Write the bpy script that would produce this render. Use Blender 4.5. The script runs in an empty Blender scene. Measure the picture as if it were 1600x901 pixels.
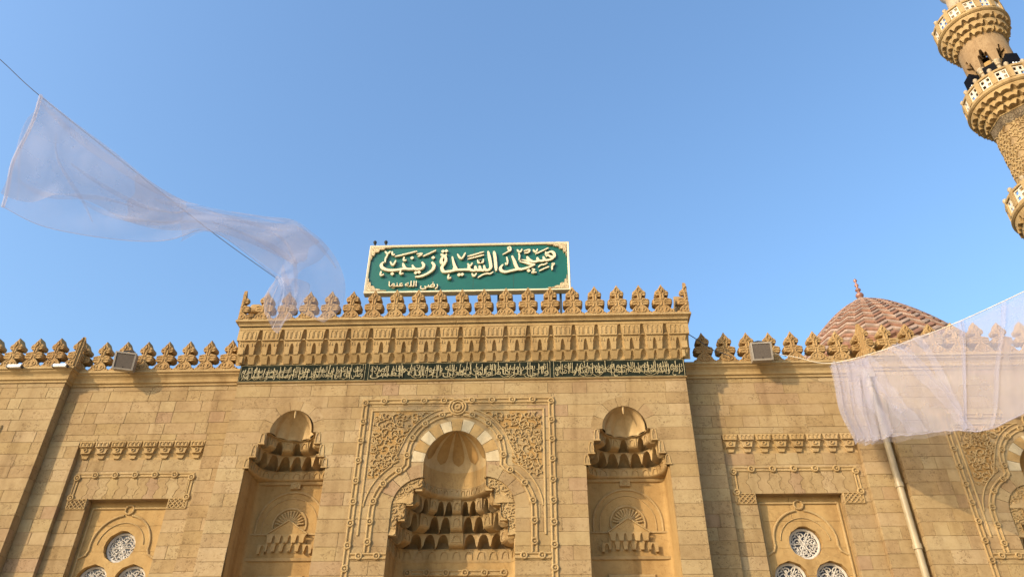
import bpy, math, random
from math import sin, cos, pi, sqrt, radians, hypot, atan2, floor
from mathutils import Vector, Matrix

scene = bpy.context.scene
col = scene.collection
rnd = random.Random(7)

# ---------------------------------------------------------------- camera
cam_d = bpy.data.cameras.new('camera'); cam = bpy.data.objects.new('camera', cam_d); col.objects.link(cam)
cam_d.sensor_width = 36.0; cam_d.lens = 27.0; cam_d.clip_end = 5000
YAW, PITCH, ROLL = 0.04749, 0.61104, 0.008375
fw = Vector((-sin(YAW)*cos(PITCH), cos(YAW)*cos(PITCH), sin(PITCH)))
rt = Vector((cos(YAW), sin(YAW), 0)); up = rt.cross(fw)
r2 = rt*cos(ROLL)+up*sin(ROLL); u2 = up*cos(ROLL)-rt*sin(ROLL)
m = Matrix((r2, u2, -fw)).transposed().to_4x4(); m.translation = Vector((2.2337, -18.0035, 1.6))
cam.matrix_world = m
scene.camera = cam

# ---------------------------------------------------------------- light
SUN_AZ, SUN_EL = 49.0, 24.0          # degrees: left of the facade normal, above the horizon
wd = bpy.data.worlds.new('World'); scene.world = wd; wd.use_nodes = True
nt = wd.node_tree; nt.nodes.clear()
sky = nt.nodes.new('ShaderNodeTexSky'); sky.sky_type = 'NISHITA'; sky.sun_disc = False
sky.sun_elevation = radians(SUN_EL); sky.sun_rotation = radians(180+SUN_AZ)
sky.air_density = 1.6; sky.dust_density = 3.5; sky.ozone_density = 6.0
bg = nt.nodes.new('ShaderNodeBackground'); bg.inputs[1].default_value = 0.15
ow = nt.nodes.new('ShaderNodeOutputWorld')
nt.links.new(sky.outputs[0], bg.inputs[0]); nt.links.new(bg.outputs[0], ow.inputs[0])
sd = bpy.data.lights.new('sun', 'SUN'); sd.energy = 2.1; sd.angle = radians(0.6); sd.color = (1.0, 0.80, 0.54)
so = bpy.data.objects.new('sun', sd); col.objects.link(so)
S = Vector((-sin(radians(SUN_AZ))*cos(radians(SUN_EL)), -cos(radians(SUN_AZ))*cos(radians(SUN_EL)), sin(radians(SUN_EL))))
so.rotation_euler = S.to_track_quat('Z', 'Y').to_euler(); so.location = S*60
vs = scene.view_settings; vs.view_transform = 'Standard'; vs.look = 'None'; vs.exposure = 1.15; vs.gamma = 1.0

# ---------------------------------------------------------------- materials
def new_mat(name):
    mt = bpy.data.materials.new(name); mt.use_nodes = True
    n = mt.node_tree; b = n.nodes['Principled BSDF']
    return mt, n, b
def N(n, t, **kw):
    x = n.nodes.new(t)
    for k, v in kw.items():
        if k.startswith('i'): x.inputs[int(k[1:])].default_value = v
        else: setattr(x, k, v)
    return x
def mixc(n, fac, a, b, mode='MIX'):
    x = n.nodes.new('ShaderNodeMix'); x.data_type = 'RGBA'; x.blend_type = mode
    for sock, v in ((x.inputs[0], fac), (x.inputs[6], a), (x.inputs[7], b)):
        if hasattr(v, 'is_linked') or hasattr(v, 'links'): n.links.new(v, sock)
        else: sock.default_value = v
    return x.outputs[2]
def ramp(n, src, stops):
    r = n.nodes.new('ShaderNodeValToRGB'); e = r.color_ramp.elements
    while len(e) < len(stops): e.new(0.5)
    for q, (p, c) in zip(e, stops):
        q.position = p; q.color = c if len(c) == 4 else (*c, 1)
    n.links.new(src, r.inputs[0]); return r.outputs[0]
def stone(name, tints, pit=0.5, rough=0.9, bump=0.35, carve=0.0, varied=True):
    mt, n, b = new_mat(name)
    g = N(n, 'ShaderNodeNewGeometry')
    oi = N(n, 'ShaderNodeObjectInfo')
    off = N(n, 'ShaderNodeVectorMath', operation='MULTIPLY_ADD'); off.inputs[1].default_value = (1, 1, 1)
    n.links.new(g.outputs['Position'], off.inputs[0])
    cmb = N(n, 'ShaderNodeCombineXYZ')
    mul = N(n, 'ShaderNodeMath', operation='MULTIPLY', i1=(37.0 if varied else 0.0)); n.links.new(oi.outputs['Random'], mul.inputs[0])
    n.links.new(mul.outputs[0], cmb.inputs[0]); n.links.new(mul.outputs[0], cmb.inputs[2]); n.links.new(cmb.outputs[0], off.inputs[2])
    P = off.outputs[0]
    k = len(tints)
    base = ramp(n, oi.outputs['Random'], [(i/(k-1) if k > 1 else 0, t) for i, t in enumerate(tints)]) if k > 1 else None
    if base is None:
        rgb = N(n, 'ShaderNodeRGB'); rgb.outputs[0].default_value = (*tints[0], 1); base = rgb.outputs[0]
    n1 = N(n, 'ShaderNodeTexNoise'); n1.inputs['Scale'].default_value = 1.1; n1.inputs['Detail'].default_value = 6; n1.inputs['Roughness'].default_value = 0.65
    n.links.new(g.outputs['Position'], n1.inputs['Vector'])
    m1 = ramp(n, n1.outputs[0], [(0.3, (0.80, 0.77, 0.74)), (0.52, (1, 1, 1)), (0.72, (1.0, 1.03, 1.08))])
    c = mixc(n, 1.0, base, m1, 'MULTIPLY')
    n2 = N(n, 'ShaderNodeTexNoise'); n2.inputs['Scale'].default_value = 9; n2.inputs['Detail'].default_value = 8; n2.inputs['Roughness'].default_value = 0.7
    n.links.new(P, n2.inputs['Vector'])
    m2 = ramp(n, n2.outputs[0], [(0.3, (0.84, 0.80, 0.76)), (0.55, (1.02, 1.02, 1.02))])
    c = mixc(n, 0.8, c, m2, 'MULTIPLY')
    # shell and worm pits of the limestone, clustered per block
    n3 = N(n, 'ShaderNodeTexNoise'); n3.inputs['Scale'].default_value = 15; n3.inputs['Detail'].default_value = 3; n3.inputs['Distortion'].default_value = 1.2
    n.links.new(P, n3.inputs['Vector'])
    n4 = N(n, 'ShaderNodeTexNoise'); n4.inputs['Scale'].default_value = 1.7; n.links.new(P, n4.inputs['Vector'])
    cl = N(n, 'ShaderNodeMapRange'); cl.inputs[1].default_value = 0.43; cl.inputs[2].default_value = 0.56; n.links.new(n4.outputs[0], cl.inputs[0])
    pt = N(n, 'ShaderNodeMapRange'); pt.inputs[1].default_value = 0.44; pt.inputs[2].default_value = 0.36; n.links.new(n3.outputs[0], pt.inputs[0])
    pm = N(n, 'ShaderNodeMath', operation='MULTIPLY'); n.links.new(cl.outputs[0], pm.inputs[0]); n.links.new(pt.outputs[0], pm.inputs[1])
    pf = N(n, 'ShaderNodeMath', operation='MULTIPLY', i1=pit); n.links.new(pm.outputs[0], pf.inputs[0])
    c = mixc(n, pf.outputs[0], c, (0.15, 0.09, 0.042, 1))
    # rain streaks and soot, long in z
    mp = N(n, 'ShaderNodeMapping'); mp.inputs['Scale'].default_value = (2.6, 2.6, 0.22); n.links.new(g.outputs['Position'], mp.inputs[0])
    n5 = N(n, 'ShaderNodeTexNoise'); n5.inputs['Scale'].default_value = 1.0; n5.inputs['Detail'].default_value = 5; n.links.new(mp.outputs[0], n5.inputs['Vector'])
    m5 = ramp(n, n5.outputs[0], [(0.30, (0.70, 0.66, 0.62)), (0.36, (.84, .81, .79)), (0.5, (1, 1, 1))])
    c = mixc(n, 0.8, c, m5, 'MULTIPLY')
    n.links.new(c, b.inputs['Base Color'])
    b.inputs['Roughness'].default_value = rough
    b.inputs['Specular IOR Level'].default_value = 0.15
    bp = N(n, 'ShaderNodeBump'); bp.inputs['Strength'].default_value = bump; bp.inputs['Distance'].default_value = 0.02
    ad = N(n, 'ShaderNodeMath', operation='SUBTRACT'); n.links.new(n2.outputs[0], ad.inputs[0]); n.links.new(pm.outputs[0], ad.inputs[1])
    h = ad.outputs[0]
    if carve > 0:
        v = N(n, 'ShaderNodeTexVoronoi'); v.feature = 'DISTANCE_TO_EDGE'; v.inputs['Scale'].default_value = 11
        d = N(n, 'ShaderNodeTexNoise'); d.inputs['Scale'].default_value = 5
        n.links.new(g.outputs['Position'], d.inputs['Vector'])
        ma = N(n, 'ShaderNodeVectorMath', operation='MULTIPLY_ADD'); ma.inputs[1].default_value = (0.25, 0.25, 0.25)
        n.links.new(d.outputs[1], ma.inputs[0]); n.links.new(g.outputs['Position'], ma.inputs[2]); n.links.new(ma.outputs[0], v.inputs['Vector'])
        cr = N(n, 'ShaderNodeMapRange'); cr.inputs[2].default_value = 0.12; cr.inputs[4].default_value = carve; n.links.new(v.outputs[0], cr.inputs[0])
        a2 = N(n, 'ShaderNodeMath', operation='ADD'); n.links.new(h, a2.inputs[0]); n.links.new(cr.outputs[0], a2.inputs[1]); h = a2.outputs[0]
    n.links.new(h, bp.inputs['Height']); n.links.new(bp.outputs[0], b.inputs['Normal'])
    return mt
def plain(name, c, rough=0.6, metal=0.0, var=0.15, scale=6.0, spec=0.3, bump=0.0):
    mt, n, b = new_mat(name)
    g = N(n, 'ShaderNodeNewGeometry')
    t = N(n, 'ShaderNodeTexNoise'); t.inputs['Scale'].default_value = scale; t.inputs['Detail'].default_value = 6
    n.links.new(g.outputs['Position'], t.inputs['Vector'])
    lo = tuple(x*(1-var) for x in c); hi = tuple(min(1, x*(1+var*0.6)) for x in c)
    n.links.new(ramp(n, t.outputs[0], [(0.35, lo), (0.65, hi)]), b.inputs['Base Color'])
    b.inputs['Roughness'].default_value = rough; b.inputs['Metallic'].default_value = metal; b.inputs['Specular IOR Level'].default_value = spec
    if bump:
        bp = N(n, 'ShaderNodeBump'); bp.inputs['Strength'].default_value = bump; bp.inputs['Distance'].default_value = 0.02
        n.links.new(t.outputs[0], bp.inputs['Height']); n.links.new(bp.outputs[0], b.inputs['Normal'])
    return mt
T0 = (0.375, 0.258, 0.118)
M = {}
M['ashlar'] = stone('ashlar', [(0.332, 0.231, 0.111), (0.299, 0.203, 0.094), (0.345, 0.244, 0.119), (0.366, 0.262, 0.140), (0.281, 0.189, 0.087), (0.325, 0.224, 0.114), (0.301, 0.208, 0.100), (0.352, 0.257, 0.131), (0.314, 0.217, 0.097), (0.306, 0.201, 0.111)], pit=0.58)
M['carved'] = stone('carved', [T0], pit=0.15, carve=0.0, varied=False)
M['relief'] = stone('relief', [(0.391, 0.262, 0.108)], pit=0.1, carve=1.3, bump=0.8, varied=False)
M['cell'] = stone('cell', [(0.391, 0.266, 0.119), (0.350, 0.233, 0.100), (0.399, 0.278, 0.136)], pit=0.2)
M['merlon'] = stone('merlon', [(0.350, 0.218, 0.090), (0.384, 0.249, 0.108), (0.329, 0.201, 0.084), (0.370, 0.240, 0.102)], pit=0.3, carve=0.7, bump=0.4)
M['band_relief'] = stone('band_relief', [(0.20, 0.15, 0.09)], pit=0.7, carve=2.0, bump=1.0, varied=False)
M['mortar'] = stone('mortar', [(0.30, 0.203, 0.098)], pit=0.1, varied=False)
M['pale'] = stone('pale', [(0.47, 0.375, 0.225), (0.51, 0.41, 0.25)], pit=0.05)
M['tan'] = stone('tan', [(0.363, 0.230, 0.090), (0.391, 0.253, 0.102)], pit=0.2)
M['cream'] = stone('cream', [(0.420, 0.298, 0.146)], pit=0.1, varied=False, bump=0.1)
M['flute'] = stone('flute', [(0.322, 0.195, 0.071)], pit=0.05, varied=False, bump=0.1)
M['band'] = plain('band', (0.016, 0.020, 0.014), rough=0.9, var=0.3, spec=0.05)
M['gilt'] = plain('gilt', (0.36, 0.29, 0.15), rough=0.5, var=0.25)
M['green'] = plain('green', (0.008, 0.095, 0.070), rough=0.32, var=0.06, scale=2.0, spec=0.4)
M['sign_cream'] = plain('sign_cream', (0.68, 0.58, 0.38), rough=0.45, var=0.06)
M['ornament'] = plain('ornament', (0.50, 0.38, 0.21), rough=0.55, var=0.6, scale=26, bump=0.6)
M['sign_side'] = plain('sign_side', (0.05, 0.04, 0.025), rough=0.5)
M['steel'] = plain('steel', (0.05, 0.05, 0.05), rough=0.5)
M['gypsum'] = plain('gypsum', (0.50, 0.45, 0.38), rough=0.8, var=0.15)
M['dark_glass'] = plain('dark_glass', (0.03, 0.028, 0.03), rough=0.25, var=0.2)
M['grey_metal'] = plain('grey_metal', (0.27, 0.23, 0.18), rough=0.5, var=0.1)
M['speaker_front'] = plain('speaker_front', (0.095, 0.075, 0.058), rough=0.75, var=0.15, scale=30)
M['pipe'] = plain('pipe', (0.33, 0.26, 0.155), rough=0.4, var=0.15, scale=3)
M['black'] = plain('black', (0.006, 0.006, 0.008), rough=0.7, spec=0.05)
M['bright'] = plain('bright', (0.8, 0.8, 0.78), rough=0.3)
M['lattice_white'] = plain('lattice_white', (0.62, 0.54, 0.42), rough=0.7, var=0.1)
M['red_tile'] = plain('red_tile', (0.235, 0.115, 0.066), rough=0.65, var=0.35, scale=4.5, bump=0.2)
M['pink_tile'] = plain('pink_tile', (0.31, 0.215, 0.155), rough=0.65, var=0.35, scale=4.5, bump=0.2)
M['copper'] = plain('copper', (0.30, 0.15, 0.11), rough=0.4, metal=0.3, var=0.3)
M['wire'] = plain('wire', (0.20, 0.18, 0.18), rough=0.6)
M['rope'] = plain('rope', (0.62, 0.55, 0.42), rough=0.8)
M['plaza'] = plain('plaza', (0.42, 0.33, 0.22), rough=0.85, var=0.2, scale=0.8)
M['column'] = plain('column', (0.40, 0.30, 0.18), rough=0.5, var=0.15)
def sheer(name, alpha, c):
    mt, n, b = new_mat(name); n.nodes.remove(b)
    out = n.nodes['Material Output']
    d = N(n, 'ShaderNodeBsdfDiffuse'); d.inputs[0].default_value = (*c, 1)
    t = N(n, 'ShaderNodeBsdfTranslucent'); t.inputs[0].default_value = (*c, 1)
    a = N(n, 'ShaderNodeMixShader', i0=0.5); n.links.new(d.outputs[0], a.inputs[1]); n.links.new(t.outputs[0], a.inputs[2])
    tr = N(n, 'ShaderNodeBsdfTransparent')
    g = N(n, 'ShaderNodeNewGeometry'); nz = N(n, 'ShaderNodeTexNoise'); nz.inputs['Scale'].default_value = 1.3; nz.inputs['Detail'].default_value = 4
    n.links.new(g.outputs['Position'], nz.inputs['Vector'])
    mr = N(n, 'ShaderNodeMapRange'); mr.inputs[1].default_value = 0.3; mr.inputs[2].default_value = 0.7
    mr.inputs[3].default_value = alpha*0.88; mr.inputs[4].default_value = alpha*1.12; n.links.new(nz.outputs[0], mr.inputs[0])
    mx = N(n, 'ShaderNodeMixShader'); n.links.new(mr.outputs[0], mx.inputs[0]); n.links.new(tr.outputs[0], mx.inputs[1]); n.links.new(a.outputs[0], mx.inputs[2])
    n.links.new(mx.outputs[0], out.inputs[0]); return mt
M['sheer'] = sheer('sheer', 0.27, (0.60, 0.58, 0.67))
M['sheer_dense'] = sheer('sheer_dense', 0.36, (0.58, 0.56, 0.64))
M['hem'] = sheer('hem', 0.40, (0.62, 0.57, 0.62))
M['sheer_thin'] = sheer('sheer_thin', 0.17, (0.60, 0.58, 0.66))

# ---------------------------------------------------------------- mesh helpers
class MB:
    def __init__(s): s.v = []; s.f = []
    def add(s, vs_, fs):
        o = len(s.v); s.v += [tuple(p) for p in vs_]; s.f += [tuple(i+o for i in f) for f in fs]; return s
    def prism(s, poly, y0, y1):
        n = len(poly)
        a = sum(poly[i][0]*poly[(i+1) % n][1]-poly[(i+1) % n][0]*poly[i][1] for i in range(n))
        if a < 0: poly = poly[::-1]
        return s.add([(x, y0, z) for x, z in poly]+[(x, y1, z) for x, z in poly],
                     [tuple(range(n)), tuple(range(2*n-1, n-1, -1))]+[(i, i+n, (i+1) % n+n, (i+1) % n) for i in range(n)])
    def box(s, x0, x1, y0, y1, z0, z1): return s.prism([(x0, z0), (x1, z0), (x1, z1), (x0, z1)], y0, y1)
    def grid(s, rows, closed=False):
        n = len(rows[0]); vs_ = [p for r in rows for p in r]; fs = []
        for i in range(len(rows)-1):
            for j in range(n if closed else n-1):
                k = (j+1) % n
                fs.append((i*n+j, i*n+k, (i+1)*n+k, (i+1)*n+j))
        return s.add(vs_, fs)
    def sweep(s, path, prof, y, closed=False):
        """path in the x-z plane, prof = [(across, out)], laid on plane y (out towards the viewer, -y)"""
        n = len(path); rows = []
        for i in range(n):
            p = path[i]
            a = path[i-1] if (i > 0 or closed) else None; b = path[(i+1) % n] if (i < n-1 or closed) else None
            d1 = (p[0]-a[0], p[1]-a[1]) if a else None; d2 = (b[0]-p[0], b[1]-p[1]) if b else None
            if d1 is None: d1 = d2
            if d2 is None: d2 = d1
            l1 = hypot(*d1) or 1; l2 = hypot(*d2) or 1
            n1 = (-d1[1]/l1, d1[0]/l1); n2 = (-d2[1]/l2, d2[0]/l2)
            q = (n1[0]+n2[0], n1[1]+n2[1]); l = hypot(*q) or 1; q = (q[0]/l, q[1]/l)
            k = 1/max(0.35, q[0]*n1[0]+q[1]*n1[1])
            rows.append([(p[0]+q[0]*c*k, y-h, p[1]+q[1]*c*k) for c, h in prof])
        if closed: rows.append(rows[0])
        s.grid(rows)
        if not closed:
            m_ = len(prof)
            s.add(rows[0], [tuple(range(m_))]); s.add(rows[-1], [tuple(range(m_))])
        return s
    def roll(s, path, r, y, closed=False, h=None):
        h = h or r
        return s.sweep(path, [(-r, -0.01), (-r, 0.3*h), (-0.6*r, 0.85*h), (0, h), (0.6*r, 0.85*h), (r, 0.3*h), (r, -0.01)], y, closed)
    def tube(s, path, r, n=8):
        rows = []
        for i, p in enumerate(path):
            p = Vector(p); d = (Vector(path[min(i+1, len(path)-1)])-Vector(path[max(i-1, 0)])).normalized()
            a = d.cross(Vector((0, 0, 1)) if abs(d.z) < 0.9 else Vector((1, 0, 0))).normalized(); b = d.cross(a)
            rr = r[i] if isinstance(r, (list, tuple)) else r
            rows.append([tuple(p+a*cos(2*pi*k/n)*rr+b*sin(2*pi*k/n)*rr) for k in range(n)])
        s.grid(rows, True)
        s.add(rows[0], [tuple(range(n))]); s.add(rows[-1], [tuple(range(n))]); return s
    def lathe(s, prof, cx, cy, n=24, a0=0.0):
        return s.grid([[(cx+r*cos(a0+2*pi*k/n), cy+r*sin(a0+2*pi*k/n), z) for k in range(n)] for r, z in prof], True)
    def build(s, name, mat, parent=None, smooth=False, tf=None, kind=None):
        vs_ = s.v
        if tf: vs_ = [tf(*p) for p in vs_]
        if parent is not None:
            o = ORG.get(parent.name, (0, 0, 0)); vs_ = [(p[0]-o[0], p[1]-o[1], p[2]-o[2]) for p in vs_]
        me = bpy.data.meshes.new(name); me.from_pydata(vs_, [], s.f); me.update()
        if smooth:
            me.polygons.foreach_set('use_smooth', [True]*len(me.polygons))
        me.materials.append(M[mat] if isinstance(mat, str) else mat)
        ob = bpy.data.objects.new(name, me); col.objects.link(ob)
        if parent is not None:
            ob.parent = parent; ORG[ob.name] = ORG.get(parent.name, (0, 0, 0))
        if kind: ob['kind'] = kind
        return ob
ORG = {}
def thing(name, label, cat, loc=(0, 0, 0), group=None):
    o = bpy.data.objects.new(name, None); col.objects.link(o); o.location = loc; o.empty_display_size = 0.3
    ORG[o.name] = tuple(loc); o['label'] = label; o['category'] = cat
    if group: o['group'] = group
    return o
def tag(o, label, cat, group=None):
    o['label'] = label; o['category'] = cat
    if group: o['group'] = group
    return o
def arc(cx, cz, r, a0, a1, n): return [(cx+r*cos(radians(a0+(a1-a0)*i/n)), cz+r*sin(radians(a0+(a1-a0)*i/n))) for i in range(n+1)]
def lerp(a, b, t): return a+(b-a)*t
def lens(path): return sum(hypot(path[i+1][0]-path[i][0], path[i+1][1]-path[i][1]) for i in range(len(path)-1))
def at_len(path, d):
    for i in range(len(path)-1):
        l = hypot(path[i+1][0]-path[i][0], path[i+1][1]-path[i][1])
        if d <= l and l > 0:
            t = d/l; return (lerp(path[i][0], path[i+1][0], t), lerp(path[i][1], path[i+1][1], t))
        d -= l
    return path[-1]
def knotted(path, y, step=0.52, half=0.052, r=0.03, first=None):
    """the interlaced double roll moulding with ring knots"""
    mb = MB()
    prof = []
    for c in (-half, half):
        prof += [(c-r, 0.0), (c-0.6*r, r*0.9), (c, r*1.15), (c+0.6*r, r*0.9), (c+r, 0.0)]
    mb.sweep(path, [(-half-r, -0.012)]+prof+[(half+r, -0.012)], y)
    L = lens(path); n = max(1, int(round(L/step)))
    for i in range(n):
        c = at_len(path, L*(i+0.5)/n)
        mb.roll(arc(c[0], c[1], 0.068, 0, 342, 19)[:-1], 0.026, y-0.012, True, 0.042)
        mb.prism(arc(c[0], c[1], 0.028, 0, 300, 5), y-0.05, y)
    return mb

# ---------------------------------------------------------------- ashlar
def courses(parent, x0, x1, z0, z1, y, openings=(), h=0.327, zref=11.19, thick=0.14, seed=0, lmin=0.5, lmax=1.15, name='stone_block', mat='ashlar', tf=None, mortar=True, proud=0.006):
    """coursed stone: each block is an object; openings = list of (zmin, zmax, fn(z)->(L, R))"""
    rg = random.Random(seed); core = MB(); gap = 0.0036
    k0 = floor((z0-zref)/h); zz = zref+k0*h
    while zz < z1-1e-4:
        a, b = max(zz, z0), min(zz+h, z1); zz += h
        if b-a < 0.02: continue
        lev = sorted(set([a, b]+[a+(b-a)*i/5 for i in range(1, 5)]+[q for o in openings for e in o[3:] for q in e if a < q < b]+[q for o in openings for q in (o[0]-1e-4, o[0]+1e-4, o[1]-1e-4, o[1]+1e-4) if a < q < b]))
        ops = []
        for o in openings:
            if o[0] < b-1e-3 and o[1] > a+1e-3:
                Ls = []; Rs = []
                for z in lev:
                    zc = min(max(z, o[0]), o[1]); q = o[2](zc)
                    c = (q[0]+q[1])/2
                    if z > o[1] or z < o[0]: q = (c, c)
                    Ls.append(q[0]); Rs.append(q[1])
                ops.append((Ls, Rs))
        ops.sort(key=lambda e: min(e[0]))
        lefts = [[x0]*len(lev)]+[o[1] for o in ops]; rights = [o[0] for o in ops]+[[x1]*len(lev)]
        for Lb, Rb in zip(lefts, rights):
            if max(r-l for l, r in zip(Lb, Rb)) < 0.03: continue
            if mortar:
                core.prism([(x+.012, z) for x, z in zip(Lb, lev)]+[(x-.012, z) for x, z in zip(Rb[::-1], lev[::-1])], y+0.008, y+thick-.004)
            lo, hi = max(Lb), min(Rb); cuts = []
            x = lo+rg.uniform(0.25, lmax)
            while x < hi-0.28:
                cuts.append(x); x += rg.choice((rg.uniform(lmin, lmax), rg.uniform(lmin, lmax), rg.uniform(0.32, 0.5)))
            edges = [Lb]+[[c]*len(lev) for c in cuts]+[Rb]
            for i in range(len(edges)-1):
                l = [q+(gap if i > 0 else 0) for q in edges[i]]; r = [q-(gap if i < len(edges)-2 else 0) for q in edges[i+1]]
                zl = [min(max(z, a+gap), b-gap) for z in lev]
                pts = [(p, z) for p, z in zip(l, zl)]+[(p, z) for p, z in zip(r[::-1], zl[::-1])]
                out = []
                for p in pts:
                    if not out or hypot(p[0]-out[-1][0], p[1]-out[-1][1]) > 1e-4: out.append(p)
                if len(out) > 3 and l[0] == l[-1] and len(set(l)) == 1 and len(set(r)) == 1:
                    out = [(l[0], a+gap), (r[0], a+gap), (r[0], b-gap), (l[0], b-gap)]
                if len(out) < 3: continue
                yy = y-rg.uniform(0, proud); e = 0.006
                mb = MB()
                if len(out) == 4:
                    (xa, za), (xb, zb) = out[0], out[2]
                    e2 = rg.uniform(.003, .007)
                    mb.grid([[(xa, y+thick, za), (xb, y+thick, za), (xb, y+thick, zb), (xa, y+thick, zb)],
                             [(xa, yy+e2, za), (xb, yy+e2, za), (xb, yy+e2, zb), (xa, yy+e2, zb)],
                             [(xa+e2, yy, za+e2), (xb-e2, yy, za+e2), (xb-e2, yy, zb-e2), (xa+e2, yy, zb-e2)]], True)
                    mb.f.append((8, 9, 10, 11))
                else: mb.prism(out, yy, y+thick)
                mb.build(name, mat, parent, tf=tf)
    if mortar: core.build('mortar_bed', 'mortar', parent, tf=tf)

def voussoirs(parent, cx, cz, r0, r1, a0, a1, n, y, depth, mats, tf=None, point=0.0):
    for i in range(n):
        b0, b1 = lerp(a0, a1, i/n), lerp(a0, a1, (i+1)/n); g = 0.35
        pts = []
        for r, rev in ((r0, False), (r1, True)):
            q = [(cx+r*cos(radians(t)), cz+r*sin(radians(t))+point*max(0, sin(radians(t)))**4) for t in [lerp(b0+g, b1-g, j/5) for j in range(6)]]
            pts += q[::-1] if rev else q
        MB().prism(pts, y-rnd.uniform(0, 0.004), y+depth).build('voussoir', mats[i % len(mats)], parent, tf=tf)

# ---------------------------------------------------------------- muqarnas
def plan(a, b, n, M_=121):
    raw = []
    for i in range(401):
        t = pi*i/400; c = cos(t); s_ = sin(t)
        raw.append((-a*(1 if c > 0 else -1)*abs(c)**(2/n), b*abs(s_)**(2/n)))
    L = lens(raw); return [at_len(raw, L*i/(M_-1)) for i in range(M_)]
def pl(P, s):
    q = min(max(s, 0), 1)*(len(P)-1); i = min(int(q), len(P)-2); t = q-i
    return (lerp(P[i][0], P[i+1][0], t), lerp(P[i][1], P[i+1][1], t))
def ogive(u):
    u = abs(u); return (1-u**2.6)**0.62 if u < 1 else 0.0
def tier(parent, cx, P1, P2, ztop, zbot, zback, ncell, pattern, tf=None, mat='cell', y0=0.0, rim=True, deep=0.16, proud=0.05, dip=0.0):
    """one row of cells: curtain on plan P1, coves running back to plan P2 (lower, deeper); 'o' open cell, 'b' blind facet standing proud"""
    H = ztop-zbot
    def P_(P, s_, off, z):
        p = pl(P, s_); q = pl(P, min(1, s_+0.006)); q0 = pl(P, max(0, s_-0.006))
        dx, dy = q[0]-q0[0], q[1]-q0[1]; l = hypot(dx, dy) or 1
        return (cx+p[0]+dy/l*off, y0+p[1]-dx/l*off, z)
    for i in range(ncell):
        kind = pattern[i % len(pattern)]; mb = MB(); m_ = 14
        pr = proud if (kind == 'b' and 0 < i < ncell-1) else 0.0; dp = deep if kind == 'o' else 0.0
        smp = []
        for j in range(m_+1):
            u = (j/m_*2-1); smp.append(((i+j/m_)/ncell, zbot-.05*dip+(H*0.93+.05*dip)*ogive(u/0.90) if kind == 'o' else zbot, pr))
        if pr: smp = [(smp[0][0], zbot, 0.0)]+smp+[(smp[-1][0], zbot, 0.0)]
        zs_ = zbot+(.28*H if kind == 'b' else 0)
        rows = [[P_(P1, s_, o, ztop) for s_, b, o in smp], [P_(P1, s_, o, max(b, zs_)) for s_, b, o in smp]]
        for k in range(1, 6):
            t = k/5; w = sin(t*pi/2); hh = cos(t*pi/2); row = []
            for s_, b, o in smp:
                A, B = P_(P1, s_, o, 0), P_(P2, s_, -dp if b > zbot+.02 else 0, 0)
                if kind == 'b':
                    w2 = 1-hh; row.append((lerp(A[0], B[0], w2), lerp(A[1], B[1], w2), lerp(zs_, zback, w))); continue
                row.append((lerp(A[0], B[0], w), lerp(A[1], B[1], w), zback+(b-zback)*hh))
            rows.append(row)
        mb.grid(rows)
        if kind == 'b':
            path = [(-0.60, zs_)]+[((j/12*2-1)*0.60, zs_+H*(0.06+0.48*ogive(j/12*2-1))) for j in range(13)]+[(0.60, zs_)]
            mb.grid([[P_(P1, (i+(u+1)/2)/ncell, pr+h, z+dz) for h, dz in ((0, -0.016), (0.022, -0.013), (0.022, 0.013), (0, 0.016))] for u, z in path])
        if rim:
            mb.grid([[P_(P1, s_, o+h, z) for h, z in ((0, ztop-0.022), (0.011, ztop-0.018), (0.011, ztop-0.003), (0, ztop))] for s_, b, o in smp])
        mb.build('muqarnas_cell', mat, parent, tf=tf)
def curtain(mb, x0, x1, ztop, zbot, arches, yf, yb, n=40, drop=0.0, yfb=None):
    """flat plate whose lower edge is cut by pointed arches (centre, half width, top); coves back to yb"""
    xs = set([x0, x1])
    for c, w, t in arches:
        for j in range(11): xs.add(min(max(c-w+2*w*j/10, x0), x1))
    xs = sorted(xs)
    def b(x):
        for c, w, t in arches:
            if abs(x-c) < w: return zbot+(t-zbot)*ogive((x-c)/w)
        return zbot
    if yfb is None: yfb = yf
    fy = lambda z: lerp(yfb, yf, (z-zbot)/(ztop-zbot))
    rows = [[(x, yf, ztop) for x in xs], [(x, fy(b(x)), b(x)) for x in xs]]
    for k in (1, 2, 3, 4):
        t = k/4; rows.append([(x, lerp(fy(b(x)), yb, sin(t*pi/2)), (zbot-drop)+(b(x)-zbot+drop)*cos(t*pi/2)) for x in xs])
    rows.append([(x, yb, zbot-drop-0.02) for x in xs])
    mb.grid(rows); return mb

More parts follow.
